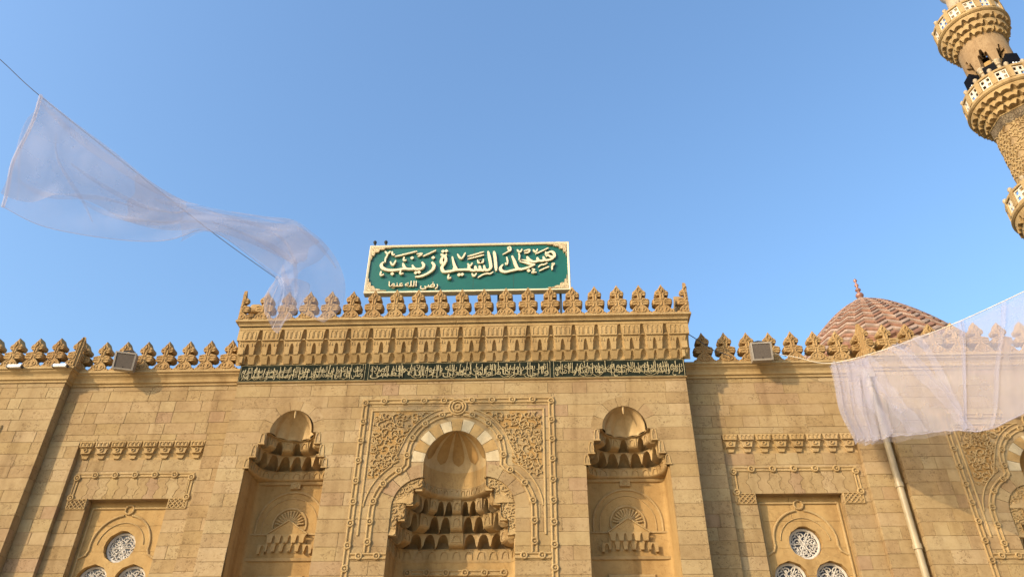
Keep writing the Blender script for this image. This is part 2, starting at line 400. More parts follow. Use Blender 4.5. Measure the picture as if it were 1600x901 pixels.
# ---------------------------------------------------------------- arabesque relief
def inside_runs(path, ok):
    run = []; out = []
    for p in path:
        if ok(*p): run.append(p)
        else:
            if len(run) > 3: out.append(run)
            run = []
    if len(run) > 3: out.append(run)
    return out
def arabesque(ok, x0, x1, z0, z1, y, seed, pitch=0.36, r=0.019, hgt=0.034):
    rg = random.Random(seed); mb = MB()
    nx = max(1, int((x1-x0)/pitch)); nz = max(1, int((z1-z0)/pitch)); k_ = pitch/0.36
    for i in range(nx+2):
        for j in range(nz+2):
            cx = x0+(i+0.5*(j % 2))*pitch+rg.uniform(-.05, .05)*k_; cz = z0+j*pitch*0.9+rg.uniform(-.05, .05)*k_; sgn = 1 if (i+j) % 2 else -1
            ph = rg.uniform(0, 2*pi); R0 = rg.uniform(.15, .21)*k_; nt_ = rg.randint(16, 24)
            sp = [(cx+(R0-(R0-.035*k_)*(t/nt_)**.8)*cos(ph+sgn*t*0.36)*1.12, cz+(R0-(R0-.035*k_)*(t/nt_)**.8)*sin(ph+sgn*t*0.36)) for t in range(nt_+1)]
            st = [(cx+R0*cos(ph)*(1+q*.16)-sgn*0.09*k_*sin(q*pi/4)*sin(ph)*(-1), cz+R0*sin(ph)*(1+q*.16)-sgn*.09*k_*sin(q*pi/4)*cos(ph)) for q in range(9)]
            for run in inside_runs(sp, ok): mb.roll(run, r, y, h=hgt)
            for run in inside_runs(st, ok): mb.roll(run, r*0.9, y, h=hgt*0.85)
            for t in range(1, nt_, 3):
                a = ph+sgn*t*0.36; px, pz = sp[t]; L_ = rg.uniform(.07, .11)*k_; d = a+sgn*rg.uniform(.2, 1.3)+(pi if rg.random() < .35 else 0)
                leaf = [(px, pz), (px+L_*0.5*cos(d+0.55), pz+L_*0.5*sin(d+0.55)), (px+L_*cos(d+.15), pz+L_*sin(d+.15)), (px+L_*0.55*cos(d-0.45), pz+L_*0.55*sin(d-0.45))]
                if all(ok(*q) for q in leaf): mb.prism(leaf, y-hgt*rg.uniform(.6, .95), y+0.01)
    return mb

# ---------------------------------------------------------------- ground
g = MB(); g.add([(-400, -400, 0), (400, -400, 0), (400, 400, 0), (-400, 400, 0)], [(0, 1, 2, 3)])
gr = g.build('plaza_ground', 'plaza'); gr['kind'] = 'structure'

def extrude_x(mb, x0, x1, prof):
    """profile [(y, z)] swept along x"""
    n = len(prof)
    return mb.add([(x0, y, z) for y, z in prof]+[(x1, y, z) for y, z in prof],
                  [tuple(range(n)), tuple(range(2*n-1, n-1, -1))]+[(i, (i+1) % n, (i+1) % n+n, i+n) for i in range(n)])
def cornice_prof(y, z0, out, yb):
    return [(yb, z0), (y-0.04*out/0.25, z0), (y-0.04*out/0.25, z0+0.06), (y-0.09*out/0.25, z0+0.08), (y-0.10*out/0.25, z0+0.16), (y-0.13*out/0.25, z0+0.22),
            (y-0.20*out/0.25, z0+0.28), (y-0.20*out/0.25, z0+0.31), (y-out, z0+0.335), (y-out, z0+0.40), (yb, z0+0.40)]

# ---------------------------------------------------------------- merlons (fleuron crests)
HALF = [(.307, .0), (.307, .05), (.235, .07), (.19, .12), (.15, .165), (.095, .20), (.07, .23), (.07, .27), (.10, .285), (.18, .27), (.245, .30), (.268, .36), (.25, .40), (.27, .43), (.235, .465),
        (.16, .485), (.085, .50), (.063, .53), (.063, .575), (.09, .59), (.14, .575), (.18, .61), (.19, .66), (.175, .715), (.12, .76), (.075, .81), (.04, .875), (.0, .95)]
def merlon_mesh(which='full'):
    mb = MB(); th = 0.25 if which == 'full' else 0.09
    R = [(x, z) for x, z in HALF]; L_ = [(-x, z) for x, z in HALF[::-1]]
    if which == 'full': poly = R+L_[1:]
    elif which == 'left': poly = [(0.02, 0)]+[(0.02, .97)]+L_          # half crest against a corner
    else: poly = [(-0.02, 0)]+R+[(-0.02, .97)]
    # chamfered front
    n = len(poly); cx = 0; 
    cen = [(x*0.90, z*0.965+0.012) for x, z in poly]
    a = sum(poly[i][0]*poly[(i+1) % n][1]-poly[(i+1) % n][0]*poly[i][1] for i in range(n))
    if a < 0: poly = poly[::-1]; cen = cen[::-1]
    mb.add([(x, 0.03, z) for x, z in poly]+[(x, th, z) for x, z in poly]+[(x, 0, z) for x, z in cen],
           [tuple(range(2*n, 3*n)), tuple(range(2*n-1, n-1, -1))]+[(i, i+n, (i+1) % n+n, (i+1) % n) for i in range(n)]+[(i, (i+1) % n, 2*n+(i+1) % n, 2*n+i) for i in range(n)])
    sides = (1, -1) if which == 'full' else ((-1,) if which == 'left' else (1,))
    for s in sides:                                                    # carved leaves
        mb.roll([(s*0.02, .03), (s*.10, .05), (s*.15, .10), (s*.12, .17), (s*.05, .15), (s*.06, .09)], .02, 0.0, h=.022)
        mb.roll([(s*.22, .06), (s*.19, .13), (s*.12, .21), (s*.04, .26), (s*.03, .34), (s*.10, .37), (s*.22, .35)], .022, 0.0, h=.022)
        mb.roll([(s*.02, .36), (s*.08, .43), (s*.16, .445), (s*.235, .43)], .02, 0.0, h=.022)
        mb.roll([(s*.02, .44), (s*.04, .53), (s*.03, .60), (s*.08, .66), (s*.15, .65)], .02, 0.0, h=.022)
        mb.roll([(s*.02, .64), (s*.07, .71), (s*.06, .78), (s*.0, .86)], .02, 0.0, h=.022)
    if which == 'full': mb.prism([(0, .66), (.03, .72), (0, .80), (-.03, .72)], -.045, 0.01)
    return mb
MER = {}
def merlon(parent, x, y, z, which='full', rot=0.0, sc=1.0):
    if which not in MER:
        o = merlon_mesh(which).build('merlon', 'merlon'); MER[which] = o.data; bpy.data.objects.remove(o)
    o = bpy.data.objects.new('merlon', MER[which]); col.objects.link(o); o.parent = parent
    og = ORG.get(parent.name, (0, 0, 0)); o.location = (x-og[0], y-og[1], z-og[2]); o.rotation_euler = (0, 0, rot)
    o.scale = (sc*rnd.uniform(0.985, 1.015), 1, rnd.uniform(0.98, 1.02)); return o

# ---------------------------------------------------------------- the trefoil portal niche
def tre_outer(z):
    if z > 9.02: return sqrt(max(0, 1.10**2-(z-9.02)**2))
    if z > 7.85: return max(.72+sqrt(max(0, 1.10**2-(z-7.85)**2)), 1.10)
    return 1.5
def tre_step(z):
    return .78 if z > 8.31 else .98 if z > 7.95 else 1.15 if z > 7.58 else 1.33 if z > 7.23 else 1.5
def trefoil(root, tf=None, zlow=4.6, seed=1):
    rec = MB()
    P0, P1, P2, P3, P4 = plan(.78, .78, 2), plan(.98, .90, 2.4), plan(1.15, 1.0, 3), plan(1.33, 1.12, 4.5), plan(1.5, 1.25, 9)
    rec.grid([[(x, y, z) for x, y in P4] for z in (zlow, 6.9)])
    back = rec.build('niche_wall', 'tan', root, tf=tf)
    # drum and half dome
    MB().grid([[(x, y, z) for x, y in P0] for z in (8.60, 8.72, 8.90, 9.02)]).build('drum', 'tan', root, smooth=True, tf=tf)
    dm = MB(); rows = []
    for i in range(17):
        e = pi/2*i/16; rows.append([(x*cos(e), y*cos(e), 9.02+.78*sin(e)+.05*sin(e)**4) for x, y in P0])
    dome = dm.grid(rows).build('half_dome', 'cream', root, smooth=True, tf=tf)
    for i in range(5):                                                # coloured lunes with rounded feet
        fl = MB(); rows = []
        for k in range(14):
            e = lerp(0.22, pi/2-0.02, k/13); w = min(1, sqrt(max(0, 1-(1-min(1, k/4.0))**2))+0.05)
            row = []
            for j in range(7):
                ph = pi*(i+0.5+(j/6-0.5)*w*0.74)/5; rr = .772-.012*sin(pi*j/6)
                row.append((-rr*cos(ph)*cos(e), rr*sin(ph)*cos(e), 9.02+rr*sin(e)+.05*sin(e)**4))
            rows.append(row)
        fl.grid(rows).build('flute', 'flute', dome, smooth=True, tf=tf)
    tier(back, 0, P0, P1, 8.60, 8.36, 8.34, 17, 'b', tf, proud=.0)
    tier(back, 0, P1, P2, 8.34, 8.00, 7.98, 15, 'oboobobbboboobo'.replace('bbb', 'obo'), tf, deep=.32, dip=1, proud=.06)
    tier(back, 0, P2, P3, 7.98, 7.61, 7.58, 13, 'booboobooboob', tf, deep=.34, dip=1, proud=.07)
    tier(back, 0, P3, P4, 7.58, 7.25, 7.23, 13, 'oobooobooo'+'boo', tf, deep=.34, dip=1, proud=.07)
    tier(back, 0, P4, P4, 7.23, 6.90, 6.90, 17, 'b', tf, proud=.02)
    MB().roll([(-.13, 7.36), (.13, 7.36)], .015, 1.05).build('moulding', 'carved', back, tf=tf)
    fan = MB()
    for k in range(9):
        a = pi*(k+.5)/9; fan.roll([(.03*cos(a), 7.40+.03*sin(a)), (.125*cos(a), 7.40+.125*sin(a))], .016, 1.09, h=.03)
    fan.roll(arc(0, 7.40, .145, 0, 180, 14), .014, 1.09).build('fan_shell', 'carved', back, tf=tf)
    knotted([(-1.42, 6.66), (1.42, 6.66)], 1.235, .48, .05, .026).build('moulding', 'carved', back, tf=tf)
    # plates between the lobes and the stepped cells, with vine relief
    for s in (-1, 1):
        pm = MB()
        lev = sorted(set([7.2+1.43*i/28 for i in range(29)]+[z+d for z in (7.23, 7.58, 7.95, 8.31) for d in (-1e-3, 1e-3)]))
        arcx = lambda z: (.72+sqrt(max(0, .78**2-(z-7.85)**2))) if z > 7.85 else 1.5
        for a, b in zip(lev, lev[1:]):
            zm = (a+b)/2
            if arcx(zm)-tre_step(zm) > 0.004:
                pm.prism([(s*tre_step(zm), a), (s*(arcx(a)+.01), a), (s*(arcx(b)+.01), b), (s*tre_step(zm), b)], .05, .12)
        pl_ = pm.build('spandrel_plate', 'carved', root, tf=tf)
        ok = lambda x, z: tre_step(z)+.02 < s*x < arcx(z)-.025 and tre_step(z-.03)+.02 < s*x and 7.2 < z < 8.6
        arabesque(ok, .8 if s > 0 else -1.5, 1.5 if s > 0 else -.8, 7.25, 8.65, .05, seed+3, .20, .016, .03).build('vine_relief', 'carved', pl_, tf=tf)
        for zt, x0_ in ((8.31, .78), (7.95, .98), (7.58, 1.15), (7.23, 1.33)):    # lips under each step
            MB().box(min(s*(x0_-.01), s*(x0_+.16)), max(s*(x0_-.01), s*(x0_+.16)), .02, .12, zt-.03, zt+.012).build('step_lip', 'cell', root, tf=tf)
    # voussoirs
    voussoirs(root, 0, 9.02, .78, 1.10, 0, 180, 11, 0.0, .25, ['pale', 'tan'], tf, .05)
    voussoirs(root, .72, 7.85, .78, 1.10, 0, 84, 4, 0.0, .25, ['ashlar'], tf)
    voussoirs(root, -.72, 7.85, .78, 1.10, 96, 180, 4, 0.0, .25, ['ashlar'], tf)
    for s in (-1, 1):
        poly = [(s*.78, 8.62), (s*1.10, 8.86), (s*1.10, 9.015), (s*.785, 9.015)]
        MB().prism(poly, 0.002, .25).build('impost_stone', 'ashlar', root, tf=tf)
    # knotted mouldings: outer frame, trefoil line, foot bands, rosette loop
    top = arc(0, 9.10, 1.23, 14, 83, 16)
    lobe = arc(.74, 7.74, 1.22, 0, 64, 14)
    for s in (-1, 1):
        inner = [(1.96, 6.80), (1.96, 7.6)]+lobe+[(1.20, 8.93), (1.21, 9.25)]+top[1:]
        knotted([(s*x, z) for x, z in inner], -.004, .50).build('trefoil_moulding', 'carved', root, tf=tf)
        knotted([(s*2.42, zlow), (s*2.42, 10.68), (s*.10, 10.68)], -.004, .52).build('frame_moulding', 'carved', root, tf=tf)
        knotted([(s*2.34, 6.72), (s*1.50, 6.72)], -.006, .42).build('foot_moulding', 'carved', root, tf=tf)
    ro = MB()
    for r in (.215, .145): ro.roll(arc(0, 10.50, r, 0, 350, 35)[:-1], .028, -.006, True, .045)
    ro.prism(arc(0, 10.5, .09, 0, 345, 23), -.03, .02)
    for k in range(8): ro.prism(arc(.055*cos(k*pi/4), 10.5+.055*sin(k*pi/4), .024, 0, 300, 5), -.05, -.02)
    ro.build('rosette', 'carved', root, tf=tf)
    # carved spandrels
    for s in (-1, 1):
        def okp(x, z, m_=.0):
            x = abs(x)
            if not (.40 < x < 2.16 and 8.62 < z < 10.36): return False
            if z > 9.05 and hypot(x, z-9.10) < 1.40+m_: return False
            if z <= 9.05 and hypot(x-.74, z-7.74) < 1.42+m_: return False
            return not (z <= 9.3 and x < 1.42)
        bd = MB()
        bd.roll([(s*.42, 10.42), (s*2.22, 10.42), (s*2.22, 7.2)], .028, -.004, h=.03)
        bd.roll([(s*x, z) for x, z in arc(.74, 7.74, 1.44, 6, 54, 14)+arc(0, 9.10, 1.40, 18, 70, 14)], .022, -.004, h=.028)
        bd.build('panel_border', 'carved', root, tf=tf)
        pan = MB(); lev = [8.6+1.78*i/44 for i in range(45)]
        for a, b in zip(lev, lev[1:]):
            zm = (a+b)/2; xs = [x for x in [.40+1.78*k/178 for k in range(179)] if okp(x, min(max(zm, 8.63), 10.35))]
            if xs: pan.box(min(s*min(xs), s*max(xs)), max(s*min(xs), s*max(xs)), -.003, .02, a, b)
        pn = pan.build('spandrel_panel', 'flute', root, tf=tf)
        va = arabesque(lambda x, z: okp(x, z, .02), .45, 2.2, 8.66, 10.36, -.003, seed, .25, .018, .04)
        va.v = [(s*x, y, z) for x, y, z in va.v]; va.build('vine_relief', 'carved', pn, tf=tf)

# ---------------------------------------------------------------- the tall side niches
NX = 4.26
def side_half(z):
    if z > 9.84: return sqrt(max(0, .85**2-max(0, z-9.88)**2))
    return .64 if z > 9.54 else .80 if z > 9.19 else .96 if z > 8.90 else 1.02
def side_niche(root, cx, zlow=4.6):
    P0, P1, P2, P3, P4 = plan(.56, .56, 2), plan(.64, .62, 2.2), plan(.80, .80, 2.8), plan(.96, 1.0, 5), plan(1.02, 1.10, 16)
    back = MB().grid([[(cx+x, y, z) for x, y in P4] for z in (zlow, 8.92)]).build('niche_wall', 'tan', root)
    dm = MB(); rows = []; nn = 90
    for i in range(19):
        e = pi/2*i/18; row = []
        for j in range(nn+1):
            ph = pi*j/nn; r = .56+.0-.05*abs(sin(ph*5.5))*cos(e)
            row.append((cx-r*cos(ph)*cos(e), r*sin(ph)*cos(e), 9.86+.58*sin(e)+.035*sin(e)**4))
        rows.append(row)
    dome = dm.grid(rows).build('half_dome', 'cream', root, smooth=True)
    MB().tube([(cx, .05, 10.47), (cx, .05, 10.36), (cx, .05, 10.30), (cx, .05, 10.27)], [.03, .028, .022, .008], 8).build('pendant', 'cream', dome, smooth=True)
    voussoirs(root, cx, 9.88, .565, .85, -3, 183, 7, 0.0, .2, ['ashlar'], None, .03)
    MB().grid([[(cx+x, y-.004, 9.862) for x, y in P0], [(cx+x, y, 9.84) for x, y in P0], [(cx+x, y, 9.84) for x, y in P1]]).build('half_dome_lip', 'cell', root)
    tier(back, cx, P1, P2, 9.84, 9.56, 9.54, 9, 'obobobobo', deep=.22, proud=.03, dip=.6)
    tier(back, cx, P2, P3, 9.54, 9.21, 9.19, 9, 'ooboobooo'.replace('b', 'o'), deep=.2, dip=.5)
    tier(back, cx, P3, P4, 9.19, 8.92, 8.92, 13, 'b', proud=.02)
    for s in (-1, 1):
        for (xa, za, zb) in ((.72, 9.56, 9.83), (.87, 9.21, 9.50), (.99, 8.92, 9.14)):
            w = .055; pth = [(cx+s*xa-w, za)]+[(cx+s*xa+w*(j/8*2-1), za+(zb-za)*(.45+.55*ogive(j/8*2-1))) for j in range(9)]+[(cx+s*xa+w, za)]
            mb = MB().roll(pth, .014, 0.0, h=.022); mb.box(cx+s*xa-.085, cx+s*xa+.085, -.035, .02, za-.035, za-.005)
            mb.build('step_niche', 'cell', root)
    # back wall: string course, blind arch, fan shell over a gable, little muqarnas, foot band
    y = 1.10
    st = MB(); extrude_x(st, cx-1.0, cx+1.0, [(y+.02, 8.84), (y-.05, 8.86), (y-.08, 8.92), (y+.02, 8.92)]); st.box(cx-.13, cx+.13, y-.07, y, 8.74, 8.925)
    st.roll(arc(cx, 8.83, .06, 0, 340, 17), .018, y-.07, True); st.build('string_course', 'carved', back)
    ar = MB(); ar.roll([(cx-.86, 7.60), (cx-.86, 7.78)]+arc(cx, 7.80, .86, 180, 0, 24)+[(cx+.86, 7.78), (cx+.86, 7.60)], .03, y-.004, h=.03)
    ar.roll([(cx-.70, 7.60), (cx-.70, 7.78)]+arc(cx, 7.80, .70, 180, 0, 24)+[(cx+.70, 7.78), (cx+.70, 7.60)], .012, y-.004, h=.016)
    ar.build('blind_arch', 'carved', back)
    fan = MB()
    for k in range(13):
        a = pi*(k+.5)/13
        fan.roll([(cx+.06*cos(a), 7.80+.06*sin(a)), (cx+.22*cos(a), 7.80+.22*sin(a)), (cx+.37*cos(a), 7.80+.37*sin(a))], .03, y-.002, h=.05)
    fan.roll(arc(cx, 7.80, .43, -15, 195, 26), .03, y-.004, h=.035); fan.build('fan_shell', 'carved', back)
    MB().prism([(cx-.50, 7.56), (cx+.50, 7.56), (cx, 7.90)], y-.10, y).build('gable', 'tan', back)
    gb = MB(); gb.roll([(cx-.52, 7.555), (cx, 7.905), (cx+.52, 7.555)], .022, y-.10, h=.03); gb.build('gable_moulding', 'carved', back)
    for k in range(5):
        x = cx+(k-2)*.20; c = MB()
        curtain(c, x-.10, x+.10, 7.55, 7.34, [(x-.10, .045, 7.52), (x+.10, .045, 7.52)], y-.14, y-.06)
        curtain(c, x-.10, x+.10, 7.34, 7.14, [(x, .06, 7.33)], y-.09, y-.01); c.build('muqarnas_cell', 'cell', back)
    for s in (-1, 1):
        c = MB(); curtain(c, min(cx+s*.5, cx+s*.68), max(cx+s*.5, cx+s*.68), 7.30, 7.08, [(cx+s*.56, .06, 7.28)], y-.11, y-.01); c.build('muqarnas_cell', 'cell', back)
    fb = MB(); extrude_x(fb, cx-.98, cx+.98, [(y+.02, 6.90), (y-.04, 6.92), (y-.06, 6.99), (y+.02, 7.0)]); fb.box(cx-.98, cx-.5, y-.03, y+.02, 7.56, 7.60); fb.box(cx+.5, cx+.98, y-.03, y+.02, 7.56, 7.60)
    fb.build('string_course', 'carved', back)
    wn = MB(); wn.roll([(cx-.52, 4.8), (cx-.52, 6.52), (cx+.52, 6.52), (cx+.52, 4.8)], .05, y-.01, h=.05); wn.build('window_frame', 'carved', back)
    MB().box(cx-.48, cx+.48, y-.012, y+.01, 4.8, 6.48).build('window_screen', 'dark_glass', back)

# ================================================================ PORTAL BLOCK
portal = thing('mosque_portal', 'tall central stone portal block with trefoil arch, inscription band and stalactite cornice', 'portal')
sl = lambda c: (4.6, 10.73, lambda z: (c-side_half(z), c+side_half(z)), (8.90, 8.9001, 9.19, 9.1901, 9.54, 9.5401, 9.84, 9.8401))
ctr = (4.6, 10.12, lambda z: (-tre_outer(z), tre_outer(z)), (7.85, 7.8501, 9.02))
courses(portal, -5.96, 5.96, 4.6, 11.275, 0.0, [sl(-NX), ctr, sl(NX)], seed=3)
lw = MB()
for a, b in ((-5.96, -5.28), (-3.24, -1.5), (1.5, 3.24), (5.28, 5.96)): lw.box(a, b, 0.0, .14, 0, 4.595)
lw.build('lower_wall', 'ashlar', portal)
bw = MB(); bw.box(-5.955, -5.75, .13, 1.6, 0, 12.9); bw.box(5.75, 5.955, .13, 1.6, 0, 12.9); bw.box(-5.74, 5.74, 1.45, 1.6, 0, 12.9)
bw.build('core_wall', 'mortar', portal)
ms = MB(); extrude_x(ms, -5.985, 5.985, [(.14, 11.262), (-.02, 11.262), (-.05, 11.28), (-.05, 11.295), (.14, 11.295)]); ms.build('moulding', 'carved', portal)
trefoil(portal)
for s in (-1, 1): side_niche(portal, s*NX)
# inscription band
band = MB().box(-5.975, 5.975, -.03, .13, 11.30, 11.82).build('inscription_band', 'band', portal)
bf = MB()
for a, b in ((-5.965, -2.53), (-2.47, 2.43), (2.49, 5.965)):
    bf.roll([(a+.02, 11.318), (b-.02, 11.318), (b-.02, 11.802), (a+.02, 11.802)], .006, -.03, True, .012)
bf.build('band_border', 'gilt', band)
# Arabic shaping: isolated, final, initial, medial presentation forms
AR = {}
def _d(ch, iso, n): AR[ch] = [chr(iso+k) for k in range(n)]
_d('\u0621', 0xFE80, 1); _d('\u0622', 0xFE81, 2); _d('\u0623', 0xFE83, 2); _d('\u0624', 0xFE85, 2); _d('\u0625', 0xFE87, 2); _d('\u0626', 0xFE89, 4); _d('\u0627', 0xFE8D, 2)
_d('\u0628', 0xFE8F, 4); _d('\u0629', 0xFE93, 2); _d('\u062A', 0xFE95, 4); _d('\u062B', 0xFE99, 4); _d('\u062C', 0xFE9D, 4); _d('\u062D', 0xFEA1, 4); _d('\u062E', 0xFEA5, 4)
_d('\u062F', 0xFEA9, 2); _d('\u0630', 0xFEAB, 2); _d('\u0631', 0xFEAD, 2); _d('\u0632', 0xFEAF, 2); _d('\u0633', 0xFEB1, 4); _d('\u0634', 0xFEB5, 4); _d('\u0635', 0xFEB9, 4); _d('\u0636', 0xFEBD, 4)
_d('\u0637', 0xFEC1, 4); _d('\u0638', 0xFEC5, 4); _d('\u0639', 0xFEC9, 4); _d('\u063A', 0xFECD, 4); _d('\u0641', 0xFED1, 4); _d('\u0642', 0xFED5, 4); _d('\u0643', 0xFED9, 4); _d('\u0644', 0xFEDD, 4)
_d('\u0645', 0xFEE1, 4); _d('\u0646', 0xFEE5, 4); _d('\u0647', 0xFEE9, 4); _d('\u0648', 0xFEED, 2); _d('\u0649', 0xFEEF, 2); _d('\u064A', 0xFEF1, 4)
LA = {'\u0622': 0xFEF5, '\u0623': 0xFEF7, '\u0625': 0xFEF9, '\u0627': 0xFEFB}
def shape_arabic(txt):
    words = []
    for w in txt.split(' '):
        out = []; prev = False; i = 0
        while i < len(w):
            c = w[i]
            if c == '\u0644' and i+1 < len(w) and w[i+1] in LA:
                out.append(chr(LA[w[i+1]]+(1 if prev else 0))); prev = False; i += 2; continue
            f = AR[c]; nxt = i+1 < len(w) and len(f) == 4 and len(AR[w[i+1]]) > 1
            out.append(f[(3 if nxt else 1) if prev and len(f) > 1 else (2 if nxt else 0)] if len(f) == 4 else f[1 if prev and len(f) > 1 else 0])
            prev = nxt; i += 1
        words.append(''.join(out[::-1]))
    return ' '.join(words[::-1])
def text_mb(mb, body, x0, x1, z0, z1, y, depth, weight=0.0):
    cu = bpy.data.curves.new('text', 'FONT'); cu.body = body; cu.extrude = 0.001; cu.resolution_u = 2; cu.offset = weight
    to = bpy.data.objects.new('text', cu); col.objects.link(to); bpy.context.view_layer.update()
    me = bpy.data.meshes.new_from_object(to.evaluated_get(bpy.context.evaluated_depsgraph_get()))
    vs_ = [v.co.copy() for v in me.vertices]; fs = [tuple(p.vertices) for p in me.polygons]
    bpy.data.objects.remove(to); bpy.data.curves.remove(cu); bpy.data.meshes.remove(me)
    if not vs_: return mb
    ax, bx_ = min(v.x for v in vs_), max(v.x for v in vs_); az, bz = min(v.y for v in vs_), max(v.y for v in vs_)
    return mb.add([(x0+(v.x-ax)/(bx_-ax)*(x1-x0), y-(depth if v.z > 0 else 0), z0+(v.y-az)/(bz-az)*(z1-z0)) for v in vs_], fs)
PANELS = [((2.55, 5.90), 'بسم الله الرحمن الرحيم في بيوت أذن الله أن', 'ترفع ويذكر فيها اسمه يسبح له فيها بالغدو والآصال'),
          ((-2.40, 2.37), 'إنما يعمر مساجد الله من آمن بالله واليوم الآخر وأقام الصلاة', 'وآتى الزكاة ولم يخش إلا الله فعسى'),
          ((-5.90, -2.60), 'أولئك أن يكونوا من المهتدين صدق الله العظيم وصدق رسوله الكريم', 'وصلى الله على سيدنا محمد وعلى آله وصحبه وسلم تسليما كثيرا')]
ins = MB()
for (a, b), t1, t2 in PANELS:
    text_mb(ins, shape_arabic(t1), a, b, 11.47, 11.80, -.032, .016, -.004)
    text_mb(ins, shape_arabic(t2), a, b, 11.32, 11.64, -.030, .013, -.004)
    x = a+.05
    while x < b-.1:                                                    # tall shafts and long sweeping tails crossing the lines
        h0 = rnd.uniform(11.35, 11.45); l_ = rnd.uniform(.26, .36); d_ = rnd.uniform(-.03, .05)
        ins.prism([(x, h0), (x+.013, h0), (x+.018+d_, h0+l_), (x+d_, h0+l_)], -.050-rnd.uniform(0, .004), -.03); x += rnd.uniform(.07, .20)
    x = a+.1
    while x < b-.5:
        zc = rnd.uniform(11.38, 11.62); w_ = rnd.uniform(.16, .34)
        ins.roll([(x+w_*t/8, zc-.09*sin(pi*t/8)*rnd.choice((1, 1, .8))+.05*t/8) for t in range(9)], .007, -.034, h=.014); x += rnd.uniform(.10, .25)
ins.build('inscription', 'gilt', band, kind='stuff')
# stalactite cornice: one unit per merlon
PT = .615
for k in range(-10, 10):
    x0, x1 = k*PT, (k+1)*PT; xm = (x0+x1)/2; c = MB()
    curtain(c, x0, x1, 12.89, 12.45, [(x0, .08, 12.82), (x1, .08, 12.82)], -.27, -.12, yfb=-.255)
    curtain(c, x0, x1, 12.47, 12.05, [(x0, .125, 12.50), (x1, .125, 12.50), (xm, .068, 12.38)], -.25, -.07, yfb=-.17)
    curtain(c, x0, x1, 12.07, 11.84, [(x0, .10, 12.07), (x1, .10, 12.07), (xm, .05, 12.04)], -.165, -.005, yfb=-.04)
    for q in (-.13, 0, .13):
        c.roll([(xm+q-.05, 12.52), (xm+q-.05, 12.70)]+arc(xm+q, 12.70, .05, 180, 0, 6)+[(xm+q+.05, 12.52)], .010, -.268, h=.010)
    for q in (x0+.15, x1-.15):
        c.roll([(q-.035, 12.30), (q-.035, 12.36)]+arc(q, 12.36, .035, 180, 0, 6)+[(q+.035, 12.30)], .01, -.222, h=.02)
    c.roll([(x0+.085, 12.46), (x1-.085, 12.46)], .016, -.27, h=.018)
    c.roll([(x0+.13, 12.07), (xm-.07, 12.07)], .012, -.165, h=.02); c.roll([(xm+.07, 12.07), (x1-.13, 12.07)], .012, -.165, h=.02)
    c.roll([(x0, 12.80), (x1, 12.80)], .012, -.268, h=.012)
    c.build('muqarnas_cell', 'cell', portal)
ck = MB(); ck.box(-5.95, 5.95, .03, .3, 11.825, 12.88)
for s in (-1, 1):
    for (w, za, zb) in ((6.16, 12.47, 12.89), (6.08, 12.07, 12.468), (6.00, 11.84, 12.068)):
        y_ = {6.16: -.265, 6.08: -.21, 6.00: -.15}[w]
        ck.box(min(s*5.93, s*w), max(s*5.93, s*w), y_, 1.3, za, zb)
ck.build('cornice_core', 'cell', portal)
cn = MB(); pr = [(-.31, 12.892), (-.33, 12.92), (-.325, 12.94), (-.36, 12.985), (-.41, 13.0), (-.41, 13.06)]
ring = [[(-6.16-(-.31-y)*1.0, y, z) for y, z in pr]]
rows = []
for y, z in pr:
    o = -.31-y; rows.append([(-6.16-o, 1.3, z), (-6.16-o, y, z), (6.16+o, y, z), (6.16+o, 1.3, z)])
rows.append([(-6.0, 1.3, 13.06), (-6.0, .0, 13.06), (6.0, .0, 13.06), (6.0, 1.3, 13.06)])
cn.grid(rows); cn.build('cornice_moulding', 'carved', portal)
for k in range(-9, 10): merlon(portal, k*PT, -.38, 13.06)
merlon(portal, -10*PT-.06, -.38, 13.06, 'right'); merlon(portal, 10*PT+.06, -.38, 13.06, 'left')
for s in (-1, 1):
    merlon(portal, s*6.23, -.36, 13.06, 'left' if s < 0 else 'right', rot=s*pi/2)
    merlon(portal, s*6.23, .27, 13.06, rot=s*pi/2); merlon(portal, s*6.23, .88, 13.06, rot=s*pi/2)

